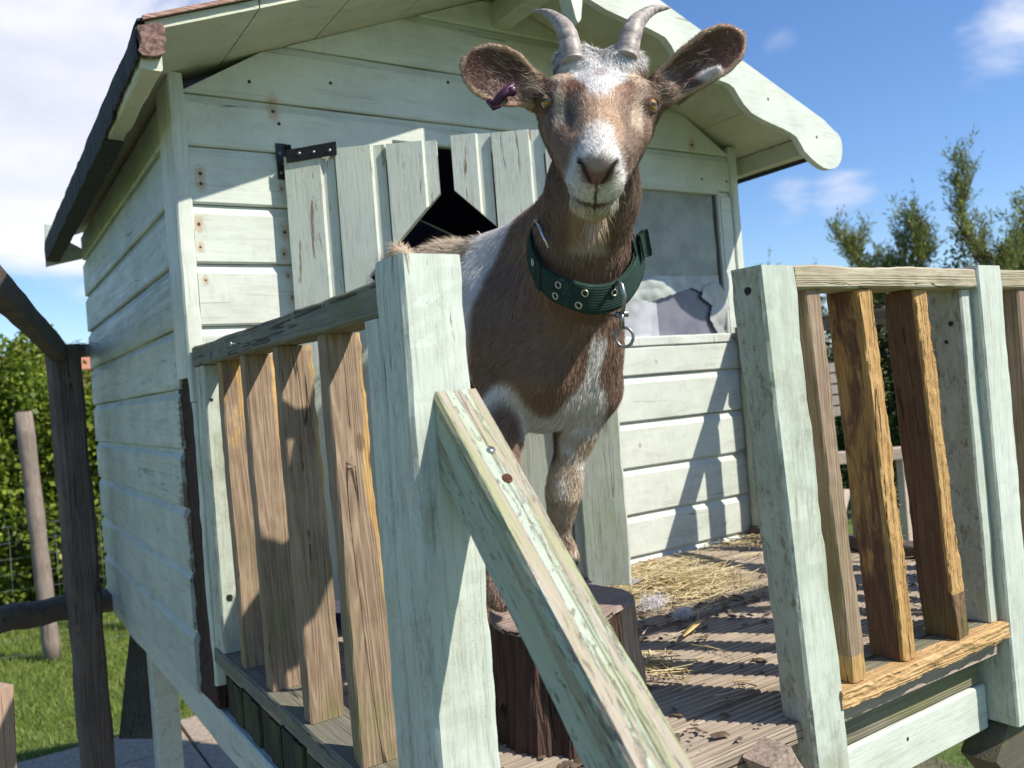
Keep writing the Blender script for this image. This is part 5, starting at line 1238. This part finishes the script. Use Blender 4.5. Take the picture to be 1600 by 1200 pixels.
    for sg in (-1, 1): hc = mixa(hc, np.array([.10, .055, .04]), blob(h, (sg * .064, -.028, .004), (.018, .0150, .0165), .5))
    c = np.where(onh[:, None], hc * head[:, None] + c * (1 - head[:, None]), c)
    # ears: dark inside, pale rim
    for (base, l, w, nr, Ln, hw, curl, shape) in EARS:
        d = p - base; tt = (d @ l) / Ln; ww = d @ w; hh = d @ nr - curl * ww * ww * (1.6 - np.clip(tt, 0, 1)) + .010 * np.clip(tt, 0, 1) ** 2
        wp = hw * np.interp(np.clip(tt, 0, 1), *shape)
        on = (tt > .04) & (tt < 1.06) & (np.abs(ww) < wp + .008) & (np.abs(hh) < .010)
        ein = np.tile(np.array([.165, .088, .072]), (n, 1)); ein = mixa(ein, REDB * .75, sstep(tt, .6, .95) * .8)
        ein = mixa(ein, TAN * .7, (1 - sstep(tt, .1, .38)) * (.40 + .3 * nb.clip(0, 1)))
        rim = sstep(np.abs(ww) / wp, .80, .97) + sstep(tt, .955, 1.0); ein = mixa(ein, TAN * 1.15, np.clip(rim, 0, 1) * .85)
        eo = np.tile(BROWN * 1.1, (n, 1)); cc_ = np.where((hh > 0)[:, None], ein, eo)
        c = np.where(on[:, None], cc_, c)
    c = mixa(c, WHITE * .9, blob(p, at(1108, 112, 1.05), (.018, .018, .010), .7) * .9)
    # hooves
    for H_ in (HF1, HF2): c = mixa(c, np.array([.17, .12, .095]), ((np.abs(p - H_)[:, :2].max(1) < .03) & (p[:, 2] < .182)).astype(float))
    c = mixa(c, np.array([.10, .08, .065]), (p[:, 2] < .03).astype(float))
    return np.clip(c, 0, 1)
gcol = coat(gv)
goat = empty('goat', (CH[0], CH[1], 0), 'brown and white goat with short horns and a green collar, front hooves on the log', 'goat')
sm_, nt_, b_ = mat('goat_skin'); va = N(nt_, 'ShaderNodeVertexColor'); va.layer_name = 'Col'
hs2 = N(nt_, 'ShaderNodeHueSaturation'); hs2.inputs['Value'].default_value = .9; L(nt_, va.outputs[0], hs2.inputs['Color']); L(nt_, hs2.outputs[0], b_.inputs['Base Color']); b_.inputs['Roughness'].default_value = .62; b_.inputs['Specular IOR Level'].default_value = .25
bump(nt_, b_, tnoise(nt_, 700, 3, .6), .4, .0006)
body = np_mesh('body', gv, gq, sm_, goat, col=gcol, normals=gn)

# ---- fur: short tapering hairs lying along the body
def fur(name, sel_w, count, length, width, lift, flow, colfn, seed, jitter=.35, curlz=.0, shade=(.75, 1.25), par=None):
    r = np.random.default_rng(seed); q = gq
    fa = .5 * np.linalg.norm(np.cross(gv[q[:, 2]] - gv[q[:, 0]], gv[q[:, 3]] - gv[q[:, 1]]), axis=1); fc = gv[q].mean(1); fn_ = gn[q].mean(1)
    w = fa * sel_w(fc, fn_); idx = r.choice(len(q), count, p=w / w.sum())
    a, b = r.random(count)[:, None], r.random(count)[:, None]; Q = gv[q[idx]]
    P = (Q[:, 0] * (1 - a) + Q[:, 1] * a) * (1 - b) + (Q[:, 3] * (1 - a) + Q[:, 2] * a) * b; nn = fn_[idx]; nn /= np.linalg.norm(nn, axis=1)[:, None] + 1e-9
    d = flow(P, nn); d = d - nn * np.einsum('ij,ij->i', d, nn)[:, None]; d /= np.linalg.norm(d, axis=1)[:, None] + 1e-9
    cl = np.stack([vnoise(P, 90, seed + k) for k in range(3)], 1) * .35
    d = d + r.normal(size=(count, 3)) * jitter + cl; d = d - nn * np.einsum('ij,ij->i', d, nn)[:, None]; d /= np.linalg.norm(d, axis=1)[:, None] + 1e-9
    ln = (length(P) if callable(length) else length) * r.uniform(.55, 1.35, count); lf = lift(P) if callable(lift) else lift
    lf = lf * r.uniform(.5, 1.7, count)
    s = np.cross(d, nn); s = s * np.cos(.5) + nn * r.normal(0, .35, count)[:, None]; s /= np.linalg.norm(s, axis=1)[:, None]
    W2 = (width * r.uniform(.6, 1.3, count))[:, None]; ln = ln[:, None]; lf = lf[:, None]
    p0 = P - nn * .0006; p1 = P + d * ln * .5 + nn * ln * lf * .6; p2 = P + d * ln + nn * ln * lf * .85 + np.array([0, 0, -1]) * ln * curlz
    v = np.stack([p0 - s * W2, p0 + s * W2, p1 + s * W2 * .75, p1 - s * W2 * .75, p2], 1).reshape(-1, 3)
    col = colfn(P + d * ln * .15); col = col * r.uniform(*shade, count)[:, None]; col = np.clip(np.repeat(col, 5, 0), 0, .92)
    col.reshape(-1, 5, 3)[:, :2] *= .88
    bidx = np.arange(count)[:, None] * 5; nrm = nn * .8 + r.normal(size=(count, 3)) * .16 + s * r.normal(0, .25, count)[:, None]; nrm /= np.linalg.norm(nrm, axis=1)[:, None]
    return np_mesh(name, v, bidx + np.array([0, 1, 2, 3]), FUR, par or body, col=col, tris=bidx + np.array([3, 2, 4]), normals=np.repeat(nrm, 5, 0))
FUR, ntf, bf = mat('goat_hair'); vf = N(ntf, 'ShaderNodeVertexColor'); vf.layer_name = 'Col'; L(ntf, vf.outputs[0], bf.inputs['Base Color']); bf.inputs['Roughness'].default_value = .48; bf.inputs['Specular IOR Level'].default_value = .35
trf = N(ntf, 'ShaderNodeBsdfTranslucent'); L(ntf, vf.outputs[0], trf.inputs[0]); mf = N(ntf, 'ShaderNodeMixShader'); mf.inputs[0].default_value = .28
L(ntf, bf.outputs[0], mf.inputs[1]); L(ntf, trf.outputs[0], mf.inputs[2]); L(ntf, mf.outputs[0], ntf.nodes['Material Output'].inputs[0])
def hcoord(p): return (p - HE) @ MH.T
def is_head(p): h = hcoord(p); return (np.linalg.norm(p - hd(0, -.05, .01), axis=1) < .172) & ((p - HE) @ -V_ > -.185)
def is_ear(p):
    m = np.zeros(len(p), bool)
    for (base, l, w, nr, Ln, hw, curl, shape) in EARS: d = p - base; tt = (d @ l) / Ln; m |= (tt > .10) & (tt < 1.1) & (np.abs(d @ w) < hw + .012) & (np.abs(d @ nr) < .035)
    return m
def flow_body(P, nn):
    d = -ax_b[None, :] * .8 + np.array([0, 0, -.75]) + nn * 0; low = P[:, 2] < .42; d = np.where(low[:, None], np.array([0, 0, -1.]) - ax_b * .15, d)
    nk = (P[:, 2] > .58) & ((P - CH) @ -W_ > -.02); return np.where(nk[:, None], np.array([0, 0, -1.]) - ax_b * .3, d)
def flow_head(P, nn):
    h = hcoord(P); d = -h_a[None, :] + h_s[None, :] * np.sign(h[:, 0])[:, None] * .35
    top = (h[:, 2] < -.01)[:, None]; rad = h_a[None, :] * np.where(h[:, 2] < -.088, -.9, .9)[:, None] + h_s[None, :] * (h[:, 0] * 18)[:, None]
    d = np.where(top, rad, d); chin = ((h[:, 1] < -.07))[:, None]; return np.where(chin, V_[None, :] + h_a * .1, d)
def bare(P):                                        # no hair on nose pad, eyes, lips, hooves
    h = hcoord(P); m = np.ones(len(P))
    m *= 1 - blob(h, (0, -.044, .143), (.0215, .0165, .022), .3)
    for sg in (-1, 1): m *= 1 - blob(P, EY[0 if sg < 0 else 1] + GZE[0 if sg < 0 else 1] * .004, (.0145, .0145, .0125), .2)
    for H_ in (HF1, HF2): m *= 1 - ((np.abs(P - H_)[:, :2].max(1) < .03) & (P[:, 2] < .180))
    return m
fur('coat', lambda p, n: (~is_head(p) & ~is_ear(p)) * bare(p) * (.35 + (n @ -W_ > -.35)), 150000, lambda P: np.where(P[:, 2] < .36, .010, np.where((P - CH) @ ax_b < -.12, .021, .016)), .00050, lambda P: np.where((P - CH) @ ax_b < -.12, .50, .17), flow_body, coat, 11, jitter=.22)
fur('face_hair', lambda p, n: (is_head(p) & ~is_ear(p)) * bare(p) * (.3 + (n @ -W_ > -.3)), 105000, lambda P: np.where(hcoord(P)[:, 2] < -.03, .012, np.where(hcoord(P)[:, 1] < -.095, .012, .0068)), .00034, lambda P: np.where(hcoord(P)[:, 2] < -.02, .10, .26), flow_head, coat, 12, jitter=.28)
def flow_ear(P, nn): d = np.where((((P - HE) @ h_s) > 0)[:, None], EARS[1][1][None, :], EARS[0][1][None, :]); return d
fur('ear_hair', lambda p, n: is_ear(p) * 1.0, 34000, .0032, .00026, .35, flow_ear, coat, 13, jitter=.4)
# long pale hairs inside the ears and on the edge
def ear_long(p, n, which=None):
    o_ = np.zeros(len(p))
    for (base, l, w, nr, Ln, hw, curl, shape) in [EARS[which]]: d = p - base; tt = (d @ l) / Ln; o_ += ((tt > .08) & (tt < .62) & (np.abs(d @ w) < hw * .9) & (n @ nr > .3)) * 1.0
    return o_
for wh in (0, 1): fur('ear_tuft', lambda p, n, wh=wh: ear_long(p, n, wh), 120, .013, .00016, .30, flow_ear, lambda p: np.tile(CREAM * 1.05, (len(p), 1)), 14 + wh, jitter=.3)
# forelock between the horns
fur('forelock', lambda p, n: blob(hcoord(p), (0, .0, -.082), (.052, .034, .030), .6), 6000, .017, .00036, .14, flow_head, lambda p: np.tile(WHITE, (len(p), 1)), 15, jitter=.35)
# wisp of beard
fur('beard', lambda p, n: blob(hcoord(p), (0.003, -.117, .085), (.012, .012, .022), .6), 260, .030, .00034, .35, lambda P, nn: V_[None, :] + nn * 0, lambda p: np.tile(CREAM * 1.1, (len(p), 1)), 16, jitter=.25, curlz=.4)

# ---- horns
hm, hnt, hb = mat('horn'); tcn = N(hnt, 'ShaderNodeTexCoord'); tcn.name = 'tc'
hn = tnoise(hnt, 90, 5, .6, (1, 1, 1.4)); wv = N(hnt, 'ShaderNodeAttribute'); wv.attribute_name = 'wear'
rg = mth(hnt, 'SINE', mth(hnt, 'ADD', mth(hnt, 'MULTIPLY', wv.outputs['Fac'], 60), mth(hnt, 'MULTIPLY', hn, 5)))
hc_ = mixc(hnt, rng(hnt, hn, .35, .65), (.44, .375, .325), (.26, .215, .19)); hc_ = mixc(hnt, rng(hnt, wv.outputs['Fac'], .45, 1.0, 0, .45), hc_, (.20, .165, .15)); hc_ = mixc(hnt, mth(hnt, 'MULTIPLY', rng(hnt, rg, .2, 1), .3), hc_, (.12, .09, .08))
L(hnt, hc_, hb.inputs['Base Color']); hb.inputs['Roughness'].default_value = .5; bump(hnt, hb, mth(hnt, 'ADD', rg, mth(hnt, 'MULTIPLY', hn, 2)), .5, .0009)
def horn(P, rs, label):
    P = [np.array(p) for p in P]; Q = []; T = []; n = 40
    for k in range(n + 1):
        t = k / n * (len(P) - 1); i = min(int(t), len(P) - 2); u = t - i; a, b = P[i], P[i + 1]; c_ = P[max(i - 1, 0)]; d = P[min(i + 2, len(P) - 1)]
        Q.append(.5 * ((2 * a) + (b - c_) * u + (2 * c_ - 5 * a + 4 * b - d) * u * u + (3 * a - c_ - 3 * b + d) * u ** 3)); T.append(k / n)
    rr = [np.interp(t, np.linspace(0, 1, len(rs)), rs) * (1 + .008 * math.sin(t * 62)) for t in T]; mb = MB(); tube(mb, Q, rr, 20); mb.wear = [T[i // 20] + .001 for i in range(len(mb.v))]
    o = mb.build('horn', hm, goat); tag(o, label)
horn([at(896, 98, 1.075), at(886, 53, 1.085), at(872, 33, 1.10), at(854, 20, 1.112), at(831, 17, 1.125)], [.0150, .0136, .0110, .0076, .0042, .0008], None)
horn([at(978, 92, 1.075), at(989, 46, 1.085), at(1003, 27, 1.10), at(1022, 15, 1.112), at(1047, 12, 1.125)], [.0150, .0136, .0112, .0082, .0052, .0010], None)

# ---- eyes: amber with a slot pupil
em, ent, eb = mat('goat_eye'); atc = N(ent, 'ShaderNodeTexCoord'); sep = N(ent, 'ShaderNodeSeparateXYZ'); L(ent, atc.outputs['Object'], sep.inputs[0])
rx = mth(ent, 'POWER', mth(ent, 'ABSOLUTE', mth(ent, 'DIVIDE', sep.outputs[0], .0052)), 2.5); ry = mth(ent, 'POWER', mth(ent, 'ABSOLUTE', mth(ent, 'DIVIDE', sep.outputs[1], .0020)), 2.5)
pup = rng(ent, mth(ent, 'ADD', rx, ry), 1.25, .85); r2 = mth(ent, 'SQRT', mth(ent, 'ADD', mth(ent, 'POWER', sep.outputs[0], 2), mth(ent, 'POWER', sep.outputs[1], 2)))
iris = mixc(ent, rng(ent, r2, .0015, .0078), (.48, .28, .075), (.24, .11, .025)); ec = mixc(ent, rng(ent, r2, .0080, .0088), iris, (.06, .035, .025)); ec = mixc(ent, pup, ec, (.006, .005, .006))
L(ent, ec, eb.inputs['Base Color']); eb.inputs['Roughness'].default_value = .08; eb.inputs['Coat Weight'].default_value = 1.0
for sg, q in zip((-1, 1), EY):
    me = bpy.data.meshes.new('eye'); bm_v = []; bm_f = []; nu, nv = 32, 20
    for i in range(nv + 1):
        ph = math.pi * i / nv
        for j in range(nu): th = 2 * math.pi * j / nu; z = math.cos(ph); bm_v.append((.0118 * math.sin(ph) * math.cos(th), .0118 * math.sin(ph) * math.sin(th), .0118 * z + (.0012 * max(0, z - .75) / .25)))
    for i in range(nv):
        for j in range(nu): bm_f.append((i * nu + j, (i + 1) * nu + j, (i + 1) * nu + (j + 1) % nu, i * nu + (j + 1) % nu))
    mb = MB(); mb.add(bm_v, bm_f, 0, smooth=True); o = mb.build('eye', em, goat)
    gz = GZE[0 if sg < 0 else 1]; gz /= np.linalg.norm(gz); gx = np.cross(V_, gz); gx /= np.linalg.norm(gx); gy = np.cross(gz, gx)
    cpos = q - gz * .0022
    o.matrix_basis = Matrix(((gx[0], gy[0], gz[0], cpos[0]), (gx[1], gy[1], gz[1], cpos[1]), (gx[2], gy[2], gz[2], cpos[2]), (0, 0, 0, 1)))

# ---- collar: broad green webbing hanging loosely, with a snap and ring
wm_, wnt, wb = mat('green_webbing'); tw = N(wnt, 'ShaderNodeTexCoord'); tw.name = 'tc'
rib = N(wnt, 'ShaderNodeAttribute'); rib.attribute_name = 'wear'
rb_ = mth(wnt, 'ABSOLUTE', mth(wnt, 'SINE', mth(wnt, 'MULTIPLY', rib.outputs['Fac'], 34))); wv2 = tnoise(wnt, 900, 3, .6); wv3 = tnoise(wnt, 60, 5, .65)
wcol = mixc(wnt, wv2, (.012, .028, .022), (.040, .078, .060)); wcol = mixc(wnt, mth(wnt, 'MULTIPLY', rng(wnt, wv3, .55, .75), .45), wcol, (.12, .17, .13)); wcol = mixc(wnt, rng(wnt, rb_, .25, .0, 0, .6), wcol, (.008, .02, .016))
L(wnt, wcol, wb.inputs['Base Color']); wb.inputs['Roughness'].default_value = .9; wb.inputs['Specular IOR Level'].default_value = .15; bump(wnt, wb, mth(wnt, 'ADD', rb_, mth(wnt, 'MULTIPLY', wv2, 1.2)), .8, .0012)
# centre line of the collar: top edge and bottom edge points round the neck
def cpt(px, py, d): return at(px, py, d)
top_e = [(852, 335, 1.29), (836, 352, 1.245), (836, 385, 1.205), (856, 418, 1.172), (893, 436, 1.150), (930, 444, 1.145), (962, 436, 1.158), (985, 410, 1.19), (992, 378, 1.235), (975, 352, 1.29), (930, 330, 1.335), (885, 325, 1.33)]
bot_e = [(842, 374, 1.30), (828, 385, 1.255), (832, 425, 1.215), (856, 462, 1.184), (890, 482, 1.164), (928, 491, 1.158), (968, 480, 1.172), (994, 448, 1.205), (1003, 412, 1.25), (985, 385, 1.30), (935, 365, 1.345), (885, 360, 1.345)]
def loopcat(P, n):
    P = [at(*p) for p in P]; m = len(P); o_ = []
    for k in range(n):
        t = k / n * m; i = int(t); u = t - i; a, b, c_, d = P[i % m], P[(i + 1) % m], P[(i - 1) % m], P[(i + 2) % m]
        o_.append(.5 * ((2 * a) + (b - c_) * u + (2 * c_ - 5 * a + 4 * b - d) * u * u + (3 * a - c_ - 3 * b + d) * u ** 3))
    return np.array(o_)
NC = 120; TE, BE = loopcat(top_e, NC), loopcat(bot_e, NC); CC = (TE + BE).mean(0) / 2
def band(mb, TE, BE, out0, out1, closed=True, rows=9, a=0, b=None):
    """webbing between two edges, offset outwards from out0 to out1"""
    K = len(TE); idx = list(range(K)) if closed else list(range(a, b)); v = []; w = []
    for side, off in ((0, out1), (1, out0)):
        for k in idx:
            k_ = k % K; tan = TE[(k_ + 1) % K] - TE[k_ - 1]; tan /= np.linalg.norm(tan); dn_ = BE[k_] - TE[k_]; dn_ /= np.linalg.norm(dn_); o_ = np.cross(tan, dn_); 
            if np.dot(o_, (TE[k_] + BE[k_]) / 2 - (TE + BE).mean(0) / 2) < 0: o_ = -o_
            for r in range(rows):
                u = r / (rows - 1); ed = -.0012 * (abs(u * 2 - 1) ** 6) * (1 if side == 0 else -1)
                v.append(TE[k_] + (BE[k_] - TE[k_]) * u + o_ * (off + ed + .0012 * mnoise.noise(Vector((k * .2, u * 2, off * 300))))); w.append(u + .001)
    n = len(idx); f = []
    rngk = n if closed else n - 1
    for sdi in (0, 1):
        for k in range(rngk):
            for r in range(rows - 1):
                A = sdi * n * rows; q_ = (A + k * rows + r, A + ((k + 1) % n) * rows + r, A + ((k + 1) % n) * rows + r + 1, A + k * rows + r + 1); f.append(q_ if sdi else q_[::-1])
    for k in range(rngk):
        for r in (0, rows - 1):
            q_ = (k * rows + r, ((k + 1) % n) * rows + r, n * rows + ((k + 1) % n) * rows + r, n * rows + k * rows + r); f.append(q_ if r == 0 else q_[::-1])
    if not closed:
        for k in (0, n - 1):
            for r in range(rows - 1): q_ = (k * rows + r, k * rows + r + 1, n * rows + k * rows + r + 1, n * rows + k * rows + r); f.append(q_ if k == 0 else q_[::-1])
    mb.add(v, f, 0, w, smooth=True); return mb
mb = MB(); band(mb, TE, BE, 0, .0030); collar = mb.build('collar', wm_, goat)
KF = lambda i: int(i / 12 * NC)
mb = MB(); band(mb, TE + (BE - TE) * .02, BE - (BE - TE) * .02, .0034, .0064, False, a=KF(1.2), b=KF(8.4)); mb.build('strap_end', wm_, collar)
mb = MB(); band(mb, TE - (BE - TE) * .03, BE + (BE - TE) * .03, .0066, .0082, False, a=KF(2.55), b=KF(2.92)); mb.build('keeper_loop', wm_, collar)
def oncol(k, u, off):
    k_ = k % NC; tan = TE[(k_ + 1) % NC] - TE[k_ - 1]; tan /= np.linalg.norm(tan); d = BE[k_] - TE[k_]; d /= np.linalg.norm(d); o_ = np.cross(tan, d)
    if np.dot(o_, (TE[k_] + BE[k_]) / 2 - (TE + BE).mean(0) / 2) < 0: o_ = -o_
    return TE[k_] + (BE[k_] - TE[k_]) * u + o_ * off, o_, tan, d
BR_ = plain('eyelet_metal', (.55, .48, .36), .35, .9); BK = plain('eyelet_hole', (.01, .01, .01), .9)
for (kk, u) in ((3.62, .30), (3.50, .72), (4.62, .30), (4.45, .74), (5.7, .35), (2.3, .35)):
    c_, o_, tan, d = oncol(KF(kk), u, .0072); mb = MB(); tube(mb, [c_ + (tan * math.cos(a) + d * math.sin(a)) * .0042 for a in np.linspace(0, 2 * math.pi, 19)[:-1]], .0013, 8, closed=True); ey = mb.build('eyelet', BR_, collar)
# buckle bar and prong, ring and snap
STL = plain('dull_steel', (.36, .35, .34), .35, .95, var=.4, scale=200); CHR = plain('buckle_steel', (.62, .62, .64), .25, 1.0)
c0, o0, t0, d0_ = oncol(KF(1.35), -.05, .010); c1, o1, t1, d1_ = oncol(KF(1.75), .50, .013)
mb = MB(); tube(mb, [at(838, 346, 1.205), at(843, 354, 1.185), at(850, 370, 1.172), at(857, 388, 1.168)], [.0022, .0025, .0024, .0016], 8); mb.build('buckle_prong', CHR, collar)
mb = MB(); tube(mb, [at(834, 352, 1.215), at(836, 345, 1.205), at(842, 344, 1.195)], .0020, 8); mb.build('buckle', STL, collar)
# stub of folded webbing standing up at the far side
TE2 = np.array([at(985, 375, 1.20) + (at(1006, 358, 1.235) - at(985, 375, 1.20)) * t for t in np.linspace(0, 1, 10)]); BE2 = np.array([at(992, 402, 1.205) + (at(1006, 396, 1.24) - at(992, 402, 1.205)) * t for t in np.linspace(0, 1, 10)])
mb = MB(); band(mb, TE2, BE2, 0, .004, False, a=0, b=10); mb.build('strap_tip', wm_, collar)
mb = MB(); TE3 = np.array([at(996, 366, 1.205), at(1002, 362, 1.21), at(1008, 358, 1.215)]); band(mb, TE3, TE3 + (at(1003, 408, 1.21) - at(996, 366, 1.205)), .002, .006, False, a=0, b=3); mb.build('keeper_loop', wm_, collar)
c2, o2, t2, d2 = oncol(KF(6.05), .5, .009)
RC = at(976, 527, 1.145)
mb = MB(); P = []
tube(mb, [at(960, 447, 1.150), at(966, 441, 1.137), at(971, 446, 1.130), at(975, 462, 1.130), at(974, 480, 1.134), at(972, 492, 1.138)], [.0030, .0034, .0036, .0036, .0032, .0026], 10); mb.build('snap_hook', STL, collar)
mb = MB(); tube(mb, [at(962, 492, 1.142), at(982, 490, 1.140)], .0042, 10); tube(mb, [at(971, 488, 1.138), at(972, 512, 1.141)], .0036, 10)
mb.build('swivel', STL, collar)
mb = MB(); tube(mb, [RC + (U_ * math.cos(a) + V_ * math.sin(a) * 1.15 - W_ * .25 * math.cos(a)) * .0112 for a in np.linspace(0, 2 * math.pi, 29)[:-1]], .0021, 10, closed=True); mb.build('ring', STL, collar)
mb = MB(); tube(mb, [at(945, 490, 1.156), at(955, 492, 1.148), at(966, 494, 1.142)], .0016, 6); mb.build('cord', plain('dark_cord', (.05, .045, .04)), collar)
# ---- ear tag
PT = plain('purple_plastic', (.065, .012, .045), .4, var=.3)
mb = MB(); tube(mb, [at(797, 140, 1.058), at(800, 143, 1.035)], .0060, 14); tube(mb, [at(803, 133, 1.04), at(788, 146, 1.038), at(772, 163, 1.04)], [.0045, .0060, .0052], 10)
tube(mb, [at(764, 158, 1.045), at(772, 168, 1.04), at(780, 164, 1.042)], .0042, 10); tg = mb.build('ear_tag', PT, goat)
# ---- a few whiskers
mb = MB(); rn = random.Random(8)
for k in range(46):
    s = rn.choice((-1, 1)); a = hd(s * rn.uniform(.012, .034), rn.uniform(-.105, -.06), rn.uniform(.105, .128)); d = h_s * s * rn.uniform(.1, .8) + h_a * rn.uniform(.2, .7) + V_ * rn.uniform(.1, .7); d /= np.linalg.norm(d); l = rn.uniform(.006, .018)
    tube(mb, [a, a + d * l * .5, a + d * l + V_ * l * .2], [.00012, .0001, .00005], 3)
for s in (-1, 1):
    for k in range(5): a = hd(s * .062, -.02, -.005 + k * .004); d = h_s * s * .8 + h_n * .5 - h_a * rn.uniform(-.3, .6); tube(mb, [a, a + d * .018, a + d * .034 + V_ * .006], [.00014, .0001, .00005], 3)
tag(mb.build('whiskers', plain('whisker', (.7, .6, .45), .5, bs=0), body), kind='stuff')
tube_ = None
